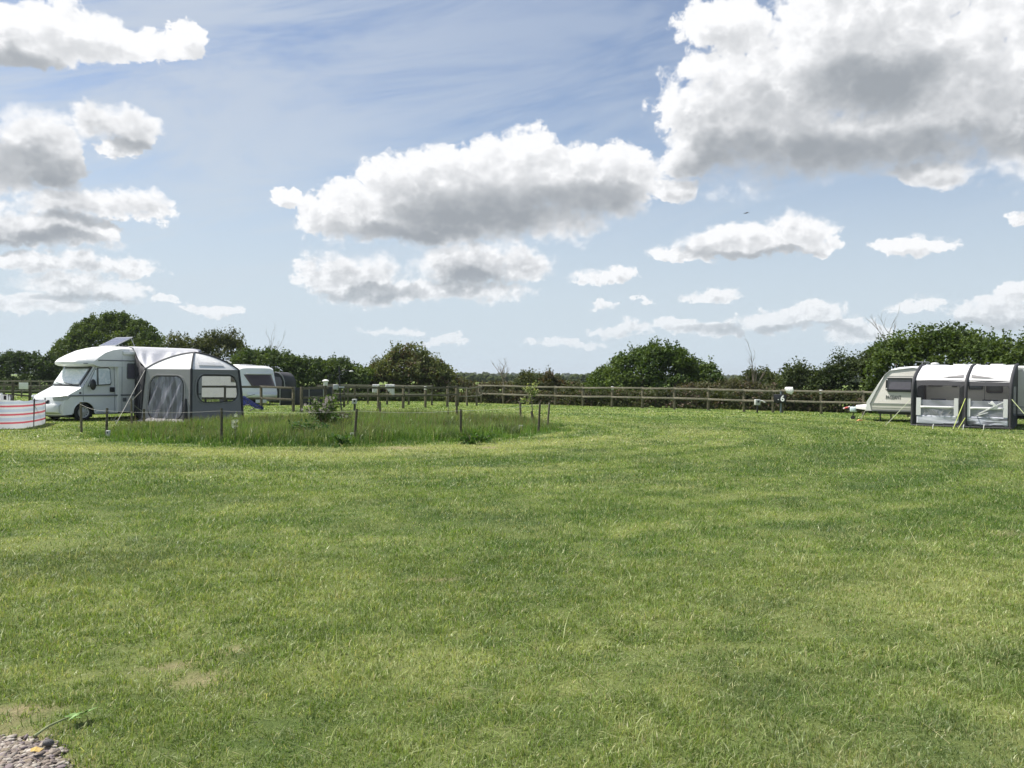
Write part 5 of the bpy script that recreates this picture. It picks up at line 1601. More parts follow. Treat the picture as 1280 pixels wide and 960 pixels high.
# door film with wrinkles, bulging a little, on the left wall
n_ = -((TC + TL) / 2 - ctr).normalized()
s0, s1, h0, h1 = .16, .86, .05, 1.56
rows = []
for z_ in np.linspace(h0, h1, 22):
    row = []
    for s_ in np.linspace(s0, s1, 22):
        w_ = .025 * math.sin((s_ * 9 + z_ * 2.2) * 3.1) * (1.2 - z_ / 1.8) + .012 * math.sin(s_ * 40 + z_ * 9)
        # rounded top
        e_ = max(0, (z_ - (h1 - .34)) / .34); mrg = (1 - math.sqrt(max(0, 1 - e_ * e_))) * .34 / S1
        sc = min(max(s_, s0 + mrg), s1 - mrg)
        row.append(L3(PtL(sc, z_) - n_ * (.0 + w_)))
    rows.append(row)
MB().loft(rows).build('door_film', WRINKLED, tent, smooth=True, angle=80)
# mud skirt spread on the ground under the left wall
rows = [[L3(PtL(s_, .10) - n_ * .01) for s_ in np.linspace(.05, .98, 16)], [L3(PtL(s_, .02) - n_ * (.16 + .03 * math.sin(s_ * 23))) for s_ in np.linspace(.05, .98, 16)], [L3(PtL(s_, .0) - n_ * (.34 + .05 * math.sin(s_ * 17)) + Vector((0, 0, .01))) for s_ in np.linspace(.05, .98, 16)]]
MB().loft(rows).build('skirt', TENT_GREY, tent, smooth=True, solid=.004)
# clear window film with inner frame on the right wall, and a valance on the roof above it
cl = MB(); cl.add([L3(PtR(*p)) for p in innR], [tuple(range(len(innR)))]); cl.build('window_film', TINT_FILM, tent)
va = MB().loft([[L3(roof_edge(TC, .12 + .13 * k).lerp(roof_edge(TR, .12 + .13 * k), s_) + Vector((0, -.012, .012))) for s_ in np.linspace(.16, .78, 8)] for k in (0, .5, 1)])
va.build('roof_flap', plain('flap_grey', (.62, .62, .62), .7), tent, solid=.006)
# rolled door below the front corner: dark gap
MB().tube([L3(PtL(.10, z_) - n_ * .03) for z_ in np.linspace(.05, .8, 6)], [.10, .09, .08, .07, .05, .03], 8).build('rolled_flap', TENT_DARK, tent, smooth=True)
# tunnel: roof sheet over the motorhome and dark side
tun = empty('tent_tunnel', (TC.x, TC.y, 0), 0, 'grey fabric tunnel sagging from the motorhome roof to the tent', 'tent tunnel')
def vp(x, y, z_): 
    w = V.P + V.a * x + V.b * y; return Vector((w.x, w.y, z_))
tx0, tx1 = V.t(166) , 5.25
lt = topc(TL); bt = topc(TB)
rows = []
for u in np.linspace(0, 1, 60):
    row = []
    xv = tx0 + (tx1 - tx0) * u
    starts = [vp(xv, 1.0, 2.62), vp(xv, .35, 2.615), vp(xv, -.02, 2.56), vp(xv, -.13, 2.45)]
    endp = lt.lerp(peak, min(1, u * 1.05)); endp = roof_edge(TL, min(1, max(0, u * 1.02)))
    for s_ in starts: row.append(L3(s_))
    for k in range(1, 17):
        t_ = k / 16; q = starts[-1].lerp(endp, t_); sag = (.10 + .22 * math.sin(PI * min(1, u * 1.3))) * math.sin(PI * t_) + .060 * math.sin(u * 36 + t_ * 5 + 2 * math.sin(u * 9)) * math.sin(PI * t_ ** .7)
        q.z -= sag * .8; row.append(L3(q + Vector((0, 0, .02))))
    rows.append(row)
MB().loft(rows).build('roof_sheet', plain('tunnel_pale', (.52, .52, .54), .75, var=.10, scale=4), tun, smooth=True, angle=80, solid=.006)
# dark front side of the tunnel: from the motorhome side down to the ground beside the tent's left corner
rows = []
for z_ in np.linspace(.04, 1, 9):
    row = []
    a_ = vp(tx0 + .02, -.05, 2.42 * z_); b_ = Vector((TL.x, TL.y, 0)).lerp(lt, 1.0); b_ = Vector((TL.x, TL.y, 0)).lerp(Vector((lt.x, lt.y, 1.80)), z_)
    for k in range(9):
        t_ = k / 8; q = a_.lerp(b_, t_); q.z -= .10 * math.sin(PI * t_) * z_ ; q += Vector((.0, .05 * math.sin(t_ * 14 + z_ * 2), 0)); row.append(L3(q))
    rows.append(row)
MB().loft(rows).build('side_panel', TENT_DARK, tun, smooth=True, angle=80, solid=.006)
for k, (t0, h_) in enumerate(((.55, 1.5),)):
    pts_ = []
    for a_ in np.linspace(0, PI, 12):
        t_ = .62 + .30 * math.cos(PI - a_) ; z_ = .1 + 1.35 * math.sin(a_)
        b_ = vp(tx0 + .02, -.08, 0).lerp(Vector((TL.x, TL.y, 0)), t_); pts_.append(L3(Vector((b_.x, b_.y - .05, z_))))
    MB().tube(pts_, .018, 6).build('zip', BLACK_PL, tun, smooth=True)
MB().tube([L3(vp(5.2, -.12, 2.5)), L3(vp(5.2, .3, 2.55))], .07, 8).build('clamp', plain('grey_blue', (.16, .17, .22), .6), tun)
# guy ropes of the tent
def rope(pts, label, mat=None, r=.009, sag=0.0, name='guy_rope', peg=True):
    a_, b_ = Vector(pts[0]), Vector(pts[1])
    e = empty(name, tuple(b_), 0, label, 'guy rope')
    P_ = [a_.lerp(b_, k / 8) - Vector((0, 0, sag * math.sin(PI * k / 8))) - b_ for k in range(9)]
    MB().tube(P_, r, 6).build('cord', mat or STRING, e, smooth=True)
    if peg: MB().tube([(0, 0, -.02), (-.02, -.02, .10), (.03, -.02, .12)], .008, 6).build('peg', CHROME, e)
    return e
rope((tuple(lt), tuple(ground(145, 530))), 'long pale guy rope from the tent eave to the ground by the motorhome sill')
rope((tuple(lt - Vector((0, 0, .6))), tuple(ground(140, 527))), 'lower guy rope slanting left from the tent wall', r=.007)

# ================================================================== rear caravan (behind the near fence)
K = Local('touring_caravan', (at(304, 480, 43.6).x, 43.6), (.72, .69), 'white touring caravan behind the fence with a wide tinted end window', 'caravan')
# built with its end wall facing the camera: local x runs across the end, y runs away
We = K.t(347.8)
ke = K.e
zz = lambda py: zat(326, py, 44.3)
prof = []   # (inset of end wall y, z)
zt = zz(457)
endp = [(.10, .34), (.0, .50), (.0, .70), (.10, .95), (.14, 1.02), (.36, 1.62), (.46, zt - .14), (.62, zt - .03), (.85, zt)]
rows = []
for x in np.linspace(0, We, 11):
    u = abs(x - We / 2) / (We / 2); bow = .10 * u ** 3
    dz = .10 * u ** 6
    rows.append([(x, y + bow, z_ - (dz if z_ > 1.7 else 0)) for y, z_ in endp] + [(x, 5.2, zt - dz), (x, 5.3, zt - .3), (x, 5.3, .34)])
m = MB().loft(rows)
for r_ in (rows[0], rows[-1]): m.add(r_, [tuple(range(len(r_)))])
m.build('body', VAN_SHELL, ke, smooth=True, angle=35)
def endpt(x, z_, d=.02):
    y = np.interp(z_, [p[1] for p in endp], [p[0] for p in endp]); u = abs(x - We / 2) / (We / 2)
    return (x, float(y) + .10 * u ** 3 - d, z_)
za, zb = zz(484.8), zz(468.3); xa0, xa1 = .42, We - .06
rows = [[endpt(x0_ + (x1_ - x0_) * t_, z_) for t_ in np.linspace(0, 1, 12)] for z_, x0_, x1_ in ((za, .62, We - .13), (za + .05, .57, We - .08), ((za + zb) / 2, .40, We - .14), (zb - .04, .24, We - .20), (zb, .22, We - .24))]
MB().loft(rows).build('end_window', BROWN_GLASS, ke, smooth=True, solid=.02)
rows = [[endpt(x, z_, .03) for x in np.linspace(.34, We - .12, 12)] for z_ in (zb + .02, zb + .08)]
MB().loft(rows).build('window_rail', VAN_SHELL, ke, smooth=True, solid=.03)
rows = [[endpt(x, z_, .05) for x in np.linspace(.25, We - .05, 12)] for z_ in (.42, .50, .66)]
MB().loft(rows).build('bumper', VAN_WHITE, ke, smooth=True, solid=.04)
for x in (.62, We - .52):
    pass
rows = [[endpt(x, z_, .075) for x in np.linspace(.72, 1.35, 6)] for z_ in (zz(503.5), zz(499.5))]
MB().loft(rows).build('number_plate', WHITE_LET, ke, solid=.01)
MB().box((1.35, -.14, zz(501.5)), (1.85, -.0, zz(497.5))).build('hitch_cover', GREY_TRIM, ke, bevel=.03)
MB().box((.1, .3, .26), (We - .1, 4.8, .40)).build('chassis', BLACK_PL, ke)
wheel(ke, 0, 0, .01, .01) if False else None
for yy in (2.6,):
    n = 24
    for xx, s_ in ((.02, 1), (We - .22, 1)):
        rows = [[(xx + w_, yy + rr * math.cos(2 * PI * k / n), .31 + rr * math.sin(2 * PI * k / n)) for k in range(n)] for rr, w_ in ((.18, .0), (.30, .0), (.31, .03), (.31, .17), (.30, .2), (.18, .2))]
        MB().loft(rows, closed=True, cap=True).build('wheel', RUBBER, ke, smooth=True, angle=50)
for xx in (.3, We - .3): MB().tube([(xx, .45, .35), (xx, .30, .0)], .03, 8).build('steady_leg', BLACK_PL, ke)
MB().tube([(.06, -.04, zz(496)), (.4, -.05, zz(494)), (.62, -.06, zz(493))], .018, 6).build('swoosh_trim', GREY_TRIM, ke)
# side window seen past the tent
m = MB().box((-.015, .75, 1.25), (.01, 1.45, 1.85)); m.build('side_window', BROWN_GLASS, ke)
o_ = MB().box((.55, 1.6, zt), (1.35, 2.4, zt + .07)); o_.build('roof_vent', VAN_SHELL, ke, bevel=.03)
o_ = MB().box((.95, 1.35, zt), (1.4, 1.7, zt + .06)); o_.build('rooflight', GREY_TRIM, ke, bevel=.02)
p = at(285.5, 452, 46.5); q = K.P
e = empty('aerial', (p.x, p.y, zt - .12), 0, 'small white television aerial above the rear caravan roof', 'aerial')
MB().tube([(.03, 0, 0), (.03, 0, p.z - zt + .12)], .014, 6).build('mast', WHITE_PAINT, e)
h_ = p.z - zt + .14
MB().bar((-.12, 0, h_ + .07), (.16, 0, h_ - .09), .05, .05).build('antenna_head', WHITE_PAINT, e)

# awning and windbreak beyond the rear caravan
e0 = at(337, 505, 48.2); e0.z = 0
aw = empty('caravan_awning', tuple(e0), 0, 'rounded charcoal awning fixed beyond the rear caravan', 'awning')
w_ = (356 - 337) / F * 48.2; hh = zat(345, 465, 48.2)
arc = [(0, 0), (0, hh * .96), (w_ * .35, hh), (w_ * .62, hh * .97), (w_ * .85, hh * .86), (w_ * .97, hh * .70), (w_, hh * .5), (w_ * 1.02, 0)]
MB().prism(arc, 0, 2.6).build('body', TENT_DARK, aw, bevel=.05)
MB().prism([(w_ * .1, hh * .52), (w_ * .80, hh * .52), (w_ * .80, hh * .72), (w_ * .68, hh * .84), (w_ * .1, hh * .86)], -.03, -.006).build('window', SMOKE_GLASS, aw)
MB().tube([(p_[0], -.02, p_[1]) for p_ in arc[2:]], .03, 6).build('beading', TENT_LIGHT, aw, smooth=True)
pw0, pw1 = at(350, 480, 44.0), at(404, 480, 45.0)
wb = empty('dark_windbreak', (pw0.x, pw0.y, 0), math.atan2(pw1.y - pw0.y, pw1.x - pw0.x), 'long charcoal windbreak screen standing behind the fence', 'windbreak')
Lw = math.hypot(pw1.x - pw0.x, pw1.y - pw0.y)
htw = zat(375, 484.5, 44.3)
rows = [[(x, .03 * math.sin(x * 2.6), z_) for x in np.linspace(0, Lw, 24)] for z_ in np.linspace(.03, htw, 5)]
MB().loft(rows).build('screen', TENT_DARK, wb, smooth=True, solid=.01)
for k in range(4): MB().tube([(Lw * k / 3, -.03, -.05), (Lw * k / 3, -.03, htw + .04)], .02, 6).build('pole', CHROME, wb)

# blue folding lounger by the tent
g0 = ground(313, 514); Yl = g0.y
lo = empty('blue_lounger', tuple(g0), 0, 'dark blue folding camping lounger beside the right tent wall', 'camping chair')
def lp(px, py, dy=0):
    p = at(px, py, Yl + dy); return Vector((p.x - g0.x, p.y - g0.y, max(.02, p.z)))
near_e = [lp(303, 508, 0), lp(306, 506.5, 0), lp(312, 506, 0), lp(320, 510.5, 0), lp(329, 512, 0)]
far_e = [lp(301, 496, .45), lp(305, 495, .45), lp(311, 498.5, .45), lp(319, 504, .45), lp(329.5, 509, .45)]
MB().loft([[n_.lerp(f_, t_) - Vector((0, 0, .03 * math.sin(PI * t_))) for t_ in np.linspace(0, 1, 6)] for n_, f_ in zip(near_e, far_e)]).build('fabric', BLUE_FAB, lo, smooth=True, solid=.02)
for a_, b_ in zip(near_e[:-1], near_e[1:]): MB().tube([a_, b_], .012, 6).build('rail', plain('blue_tube', (.03, .045, .12), .5), lo)
for a_, b_ in (((303, 496), (318, 512)), ((312, 500), (301, 513)), ((316, 506), (328, 512)), ((322, 508), (312, 514))):
    for dy in (-.32, .34): MB().tube([lp(*a_, dy), lp(*b_, dy)], .014, 6).build('frame_tube', CHROME if dy > 0 else BLACK_PL, lo)

# ================================================================== striped windbreak at the left edge
WB_STR = {}
mw, nt = new_mat('windbreak_stripes')
tcn = nt.node('ShaderNodeTexCoord').outputs['Object']
_, _, zc = nt.sep(tcn)
pts_base = [(-120, 538), (-80, 538), (-40, 537.5), (0, 537), (16, 536.6), (30, 535.6), (42.5, 533.7), (52, 531.5), (57, 529.5)]
wpos = [ground(a_, b_) for a_, b_ in pts_base]
# top heights from the picture
tops = [499.5, 499.5, 499.3, 499.3, 499.6, 500.0, 500.2, 499.6, 499.2]
hts = [zat(a_[0], t_, p.y) for a_, t_, p in zip(pts_base, tops, wpos)]
Hh = sum(hts[3:]) / len(hts[3:])
def band(lo_, hi_): 
    return nt.math('MULTIPLY', nt.math('GREATER_THAN', zc, lo_ * Hh), nt.math('LESS_THAN', zc, hi_ * Hh))
redm = nt.math('ADD', nt.math('ADD', band(.185, .25), band(.475, .54)), band(.77, .835), clamp=True)
blu = nt.math('ADD', nt.math('ADD', band(.285, .40), band(.60, .70)), band(.88, .97), clamp=True)
wcol = nt.mix(nt.noise(tcn, 30, 4, .6), C(.74, .75, .77), C(.86, .86, .87))
wcol = nt.mix(blu, wcol, C(.60, .65, .78)); wcol = nt.mix(redm, wcol, C(.70, .14, .17))
p_ = principled(nt, wcol, .8, 0, .2)
tr_ = nt.node('ShaderNodeBsdfTranslucent'); nt.l.new(wcol, tr_.inputs[0]); mx = nt.node('ShaderNodeMixShader'); mx.inputs[0].default_value = .35
nt.l.new(p_.outputs[0], mx.inputs[1]); nt.l.new(tr_.outputs[0], mx.inputs[2]); out(nt, mx.outputs[0])
wbk = empty('striped_windbreak', (wpos[3].x, wpos[3].y, 0), 0, 'white windbreak with red and pale blue stripes at the left edge', 'windbreak')
O3 = Vector((wpos[3].x, wpos[3].y, 0))
fine_pts = []
for i in range(len(wpos) - 1):
    for k in range(5):
        t_ = k / 5; fine_pts.append((wpos[i].lerp(wpos[i + 1], t_), hts[i] + (hts[i + 1] - hts[i]) * t_))
fine_pts.append((wpos[-1], hts[-1]))
rows = []
for zf in np.linspace(.01, 1, 9):
    rows.append([tuple(p - O3 + Vector((0, .045 * math.sin(i * .9 + zf * 2) * zf, h_ * zf - .030 * abs(math.sin(i * .55)) * (zf > .9)))) for i, (p, h_) in enumerate(fine_pts)])
MB().loft(rows).build('cloth', mw, wbk, smooth=True, angle=80)
for i in (1, 4 - 1 + 3, 8):
    b = wpos[i] - O3
    MB().tube([b + Vector((0, -.035, -.05)), b + Vector((.03 if i == 6 else 0, -.035, hts[i] + .05))], .02, 8).build('pole', BLACK_PL, wbk)
a_ = wpos[6] - O3; b_ = wpos[8] - O3
MB().tube([a_ + Vector((.05, -.05, hts[6] * .8)), b_ + Vector((-.08, -.05, .08))], .008, 5).build('cord', STRING, wbk)
# camp table with white containers behind the windbreak
p = at(8, 500, 26.0); tb0 = (p.x, p.y, 0)
tb = empty('camp_table', tb0, .1, 'low camp table mostly hidden behind the striped windbreak', 'table')
MB().box((-.5, -.3, .70), (.55, .3, .73)).build('table_top', WHITE_PAINT, tb, bevel=.01)
for sx in (-.45, .5):
    for sy in (-.25, .25): MB().tube([(sx, sy, 0), (sx, sy, .7)], .015, 6).build('leg', CHROME, tb)
for px, w, ht, lab in ((1, .16, .26, 'white tall container at the left on the camp table'), (9.2, .05, .22, 'slim white bottle in the middle of the camp table'), (12.0, .045, .18, 'shorter slim white bottle at the right on the camp table')):
    q = at(px, 495, 26.0)
    m = MB(); m.tube([(0, 0, 0), (0, 0, ht * .75), (0, 0, ht * .86), (0, 0, ht)], [w * .5, w * .5, w * .3, w * .25], 12)
    o = m.build('bottle', WHITE_PAINT, smooth=True); o.location = (q.x, q.y, .732); tag(o, lab, 'bottle')
q = at(5, 495, 26.1)
o = MB().box((-.14, -.12, 0), (.14, .12, .19)).build('black_case', BLACK_PL, bevel=.02); o.location = (q.x, q.y + .1, .732); tag(o, 'black case standing between the white bottles on the camp table', 'box')

# ================================================================== cream caravan on the right
R = Local('cream_caravan', (at(1080, 480, 32.9).x, 32.9), (.79, -.62), 'cream touring caravan with sloping front parked against the right hedge', 'caravan')
re_ = R.e
def rz(px, py, y=0.0): return R.tz(px, py, y)
LEN = 6.3; WD = 2.05
outl = [rz(1080.6, 517.6), rz(1082, 502), rz(1093, 485), rz(1104.2, 468.1), rz(1112.5, 461.4), rz(1122, 459.0), rz(1141.7, 457.4)]
ztp = outl[-1][1]
outl += [(LEN * .6, ztp + .02), (LEN - .35, ztp), (LEN - .08, ztp - .2), (LEN, .9), (LEN - .12, .42)]
outl[0] = (outl[0][0], .42)
ysn = [0.0, .03, .12, .4, 1.0, 1.65, WD - .12, WD - .03, WD]
rows = []
for y in ysn:
    u = abs(y - WD / 2) / (WD / 2); r_ = .0 if u < .95 else .04
    row = []
    for i, (x, z_) in enumerate(outl):
        dz = -.06 * u ** 8 if z_ > 1.5 else 0; bow = .10 * u ** 3
        xx = x + (bow if x < 1.5 else -bow if x > LEN - .6 else 0) - .06
        row.append((xx, y, z_ + dz))
    rows.append(row)
m = MB().loft(rows, closed=True)
for r_ in (rows[0], rows[-1]): m.add(r_, [tuple(range(len(r_)))])
m.build('body', plain('caravan_roof_white', (.78, .78, .75), .4, var=.03, dirt=.1), re_, smooth=True, angle=30)
# side skin panel, inset from the white edge mouldings
skin = [rz(1089.5, 517), rz(1087.6, 504.5), rz(1106.2, 468.8), rz(1113, 463.3), rz(1142, 460.0), rz(1148, 462)]
skin = [(s_[0], s_[1]) for s_ in skin]
skin[0] = (skin[0][0], .46)
skin += [(LEN - .5, ztp - .16), (LEN - .22, ztp - .3), (LEN - .14, .9), (LEN - .22, .46)]
MB().prism(skin, -.012, -.001).build('side_skin', CREAM, re_, bevel=.004)
def seam(pts, mat=CREAM_TRIM, r=.013, name='trim'):
    return MB().tube([(p[0], -.016, p[1]) for p in pts], r, 6).build(name, mat, re_, smooth=True)
seam(skin[:5] + [skin[5], rz(1152, 466)], r=.02)
zs = rz(1100, 504.3)[1]
MB().box((skin[1][0] + .03, -.028, zs - .018), (LEN - .2, -.013, zs + .018)).build('trim', CREAM_TRIM, re_)
for pyy in (509.5, 513.8): 
    z_ = rz(1100, pyy)[1]; MB().box((skin[1][0] + .08, -.018, z_ - .005), (LEN - .2, -.013, z_ + .005)).build('trim', CREAM_TRIM, re_)
MB().box((skin[0][0], -.03, .42), (LEN - .2, -.002, .47)).build('sill', GREY_TRIM, re_)
z_ = rz(1120, 470.3)[1]; MB().box((rz(1105, 470)[0] + .02, -.017, z_ - .004), (2.2, -.013, z_ + .004)).build('trim', CREAM_TRIM, re_)
wx0, wz1 = rz(1107.5, 472.2); wx1, wz0 = rz(1140.6, 488.7)
window_on(re_, wx0, wx1, wz0, wz1, -.014, .06, .05, SMOKE_GLASS, BLACK_PL, proud=.05, lean=.03)
MB().box((wx0 + .08, -.06, wz0 - .045), (wx1 - .03, -.014, wz0 - .01)).build('window_shadow_strip', BLACK_PL, re_, bevel=.008)  # black strip standing in for the shadow under the window
MB().box((wx0 + .015, -.075, wz0 + .05), (wx0 + .06, -.05, wz0 + .10)).build('window_catch', WHITE_LET, re_)
MB().box((wx0 + .03, -.075, wz1 - .09), (wx0 + .08, -.05, wz1 - .04)).build('window_catch', WHITE_LET, re_)
tx_, tz_ = rz(1107.2, 496.8); tx2_, _ = rz(1126.2, 496.8)
tw = text_obj('PAGEANT', .21, plain('letter_grey', (.03, .03, .035), .5), re_, (tx_, -.017, tz_), (PI/2, 0, 0), 'lettering', ext=.003, align='LEFT', bold=.0)
wd_ = max(v.co.x for v in tw.data.vertices) - min(v.co.x for v in tw.data.vertices)
tw.scale = ((tx2_ - tx_) / wd_, 1, 1)
# windows and doors of the side, seen through the awning
aX = lambda px, y=0.0: R.t(px, y)
MB().box((aX(1153.5), -.03, .48), (aX(1158.3), -.013, 1.86)).build('door_opening', plain('dark_brown', (.055, .035, .03), .6), re_)
window_on(re_, aX(1160), aX(1179.5), 1.42, 1.92, -.014, .06, .05, BROWN_GLASS, plain('dark_brown_frame', (.06, .035, .03), .5), proud=.03)
MB().box((aX(1190), -.03, 1.40), (aX(1197), -.013, 1.45)).build('vent_slot', BLACK_PL, re_)
MB().box((aX(1190), -.03, 1.58), (aX(1194), -.013, 1.66)).build('vent_slot', BLACK_PL, re_)
window_on(re_, aX(1211), aX(1229.5), 1.32, 1.90, -.014, .05, .04, DARK_GLASS, BLACK_PL, proud=.03)
window_on(re_, aX(1233), aX(1254), 1.20, 1.90, -.014, .07, .06, BROWN_GLASS, plain('dark_frame', (.05, .03, .028), .5), proud=.03)
MB().tube([(aX(1231), -.02, .5), (aX(1231), -.02, 2.0)], .010, 5).build('door_seam', GREY_TRIM, re_)
MB().box((.5, .15, .30), (LEN - .5, WD - .15, .43)).build('chassis', BLACK_PL, re_)
for yy, sd_ in ((.03, -1), (WD - .03, 1)): wheel(re_, 3.4, yy, .30, .18, sd_)
for px in (1098, 1111.5): 
    x_ = rz(px, 520)[0]; MB().tube([(x_, .25, .42), (x_ + .02, .20, .0)], .028, 8).build('steady_leg', BLACK_PL, re_); MB().box((x_ - .06, .14, 0), (x_ + .08, .30, .02)).build('leg_foot', GREY_TRIM, re_)
# hitch with cover, coupling and jockey wheel (in the middle of the width)
MB().tube([(-.05, WD/2, .40), (-1.0, WD/2, .42)], .05, 8).build('drawbar', BLACK_PL, re_)
yh_ = WD / 2
xj, zj = R.tz(1067.6, 523.5, yh_)
cov = MB().loft([[(-.02, yh_ + s_ * .34, zt_) for s_, zt_ in ((-1, .42), (-1, .56), (-.5, .66), (.5, .66), (1, .56), (1, .42))], [(R.t(1071, yh_), yh_ + s_ * .12, zt_) for s_, zt_ in ((-1, .46), (-1, .56), (-.5, .60), (.5, .60), (1, .56), (1, .46))]], cap=True)
cov.build('drawbar_cover', plain('hitch_white', (.75, .74, .70), .45), re_, bevel=.01)
xc0, xc1 = R.t(1063.6, yh_), R.t(1071.3, yh_)
MB().box((xc0, yh_ - .14, zat(1067, 516.5, 33)), (xc1, yh_ + .14, zat(1067, 509.5, 33))).build('hitch_hood', plain('pale_blue_cover', (.55, .66, .68), .5, var=.25, scale=9), re_, bevel=.05)
xl0, xl1 = R.t(1054.5, yh_), R.t(1063, yh_)
MB().tube([(xl0, yh_, zat(1056, 512, 33.3)), (xl1, yh_, zat(1063, 509, 33.3))], [.035, .025], 8).build('hitch_lock', plain('lock_pale', (.75, .6, .58), .5, var=.3, scale=14), re_)
MB().tube([(xl0 + .08, yh_ - .03, zat(1058, 511.3, 33.3)), (xl0 + .2, yh_ - .03, zat(1061, 510.3, 33.3))], .036, 8).build('lock_band', RED_PL, re_)
MB().tube([(xj, yh_ - .08, .62), (xj - .02, yh_ - .08, .12)], .022, 8).build('jockey_post', BLACK_PL, re_)
n = 18; rw = .085
rows = [[(xj - .02 + rr * math.cos(2 * PI * k / n), yh_ - .12 + w_, rw + rr * math.sin(2 * PI * k / n)) for k in range(n)] for rr, w_ in ((.03, 0), (rw, 0), (rw, .07), (.03, .07))]
MB().loft(rows, closed=True, cap=True).build('jockey_wheel', RUBBER, re_, smooth=True, angle=50)
MB().tube([(-.02, .35, .44), (-.22, .35, .02)], .010, 5).build('corner_strap', STRING, re_)
g0 = ground(1074.5, 526.3)
o = MB().prism([(-.12, 0), (.12, 0), (.10, .04), (-.02, .07)], -.06, .06).build('wheel_chock', plain('orange_block', (.62, .26, .10), .6), bevel=.01)
o.location = g0; tag(o, 'small orange block on the grass below the caravan hitch', 'block')
# roof fittings
p = at(1150, 452, 33.2); ex = R.t(1152, 1.1)
def on_roof(name, px, y, label, cat):
    x_ = R.t(px, y); w = R.P + R.a * x_ + R.b * y
    return empty(name, (w.x, w.y, ztp + .01), math.atan2(R.a.y, R.a.x), label, cat)
ae = on_roof('aerial', 1152.5, 1.2, 'flat horizontal television aerial on the cream caravan roof', 'aerial')
MB().tube([(0, 0, 0), (0, 0, .17)], .012, 6).build('mast', CHROME, ae)
MB().bar((-.24, 0, .18), (.26, 0, .155), .03, .02).build('boom', CHROME, ae)
for k in range(5): MB().bar((-.2 + k * .1, -.12, .175), (-.2 + k * .1, .12, .175), .012, .012).build('element', CHROME, ae)
vt = MB().box((R.t(1155, .9), .65, ztp - .02), (R.t(1185, .9), 1.3, ztp + .06)).build('roof_hatch', plain('hatch_grey', (.34, .35, .36), .5), re_, bevel=.03)
MB().ball(((R.t(1168.5, 1.0)), 1.0, ztp + .09), (.16, .16, .06), 14, 6).build('roof_dome', WHITE_PAINT, re_, smooth=True, angle=80)
for pxa, pxb in ((1193, 1209), (1212, 1225), (1239, 1256)):
    MB().box((R.t(pxa, .8), .5, ztp), (R.t(pxb, .8), 1.1, ztp + .075)).build('roof_vent', WHITE_PAINT, re_, bevel=.035, segs=3)

# ================================================================== porch awning on the cream caravan
A0 = ground(1138.5, 532.4); A1 = ground(1265.5, 537.2)
adir = (A1 - A0); Wd = adir.length; adir.normalize()
aw = Local('porch_awning', (A0.x, A0.y), (adir.x, adir.y), 'charcoal inflatable awning with white roof in front of the cream caravan', 'awning')
ae_ = aw.e
D = 2.05
def rear_at(x):   # depth available to the caravan side along local y
    w = aw.P + aw.a * x; rel = w - R.P; d0 = rel.dot(R.b); # signed distance to the caravan side plane
    return -(d0) / (aw.b.dot(R.b))
zE = zat(1140, 475.6, A0.y); zR = ztp + .01
def arch_pt(x, t_, out_=0.0):
    """front foot (t 0) up the leg to the eave, then over to the caravan (t 1)"""
    Dx = rear_at(x) - .02
    pts = [(0.0, 0.0), (.02, .6), (.05, 1.2), (.12, zE - .12), (.22, zE + .03), (.55, zE + .21), (1.0, zE + .36), (1.5, zR - .05), (Dx, zR + .01)]
    ss = [0]
    for i in range(1, len(pts)): ss.append(ss[-1] + math.hypot(pts[i][0] - pts[i-1][0], pts[i][1] - pts[i-1][1]))
    s_ = t_ * ss[-1]
    y = np.interp(s_, ss, [p[0] for p in pts]); z_ = np.interp(s_, ss, [p[1] for p in pts])
    return Vector((x, float(y), float(z_) + out_))
SKIRT_MATS = []
for nm_, lo_c, hi_c, sc_ in (('skirt_smooth', (.36, .37, .42), (.56, .57, .62), 1.0), ('skirt_creased', (.13, .13, .15), (.56, .57, .63), 2.2)):
    m_, nt = new_mat(nm_); tcn = nt.node('ShaderNodeTexCoord').outputs['Object']
    mp = nt.node('ShaderNodeMapping'); mp.inputs['Rotation'].default_value = (0, .95, 0); mp.inputs['Scale'].default_value = (1.2, 1, 6.5); nt.l.new(tcn, mp.inputs['Vector'])
    w__ = nt.noise(mp.outputs[0], sc_, 3, .5, .4)
    out(nt, principled(nt, nt.mix(nt.ramp(w__, .36, .56), C(*lo_c), C(*hi_c)), .5, 0, .4, bump(nt, w__, .6, .05)).outputs[0]); SKIRT_MATS.append(m_)  # streaks paint the light and shade of the creases
t_eave = None
for t_ in np.linspace(0, 1, 200):
    if arch_pt(0, t_).z >= zE - .02: t_eave = t_; break
xm = aw.t(1207.5)
bx_ = [.05, xm, Wd - .05]
for i, x in enumerate(bx_):
    MB().tube([arch_pt(x, t_) + Vector((0, -.02, .012)) for t_ in np.linspace(0, 1, 26)], .058 if i != 1 else .055, 10).build('air_beam', TENT_DARK, ae_, smooth=True, angle=60)
for (xa_, xb_) in ((bx_[0] + .03, bx_[1] - .03), (bx_[1] + .03, bx_[2] - .03)):
    rows = [[arch_pt(x, t_, -.035 * math.sin(PI * (x - xa_) / (xb_ - xa_)) * .6 + .02) for x in np.linspace(xa_, xb_, 9)] for t_ in np.linspace(t_eave, .995, 14)]
    MB().loft(rows).build('roof_panel', TENT_WHITE, ae_, smooth=True, angle=80)
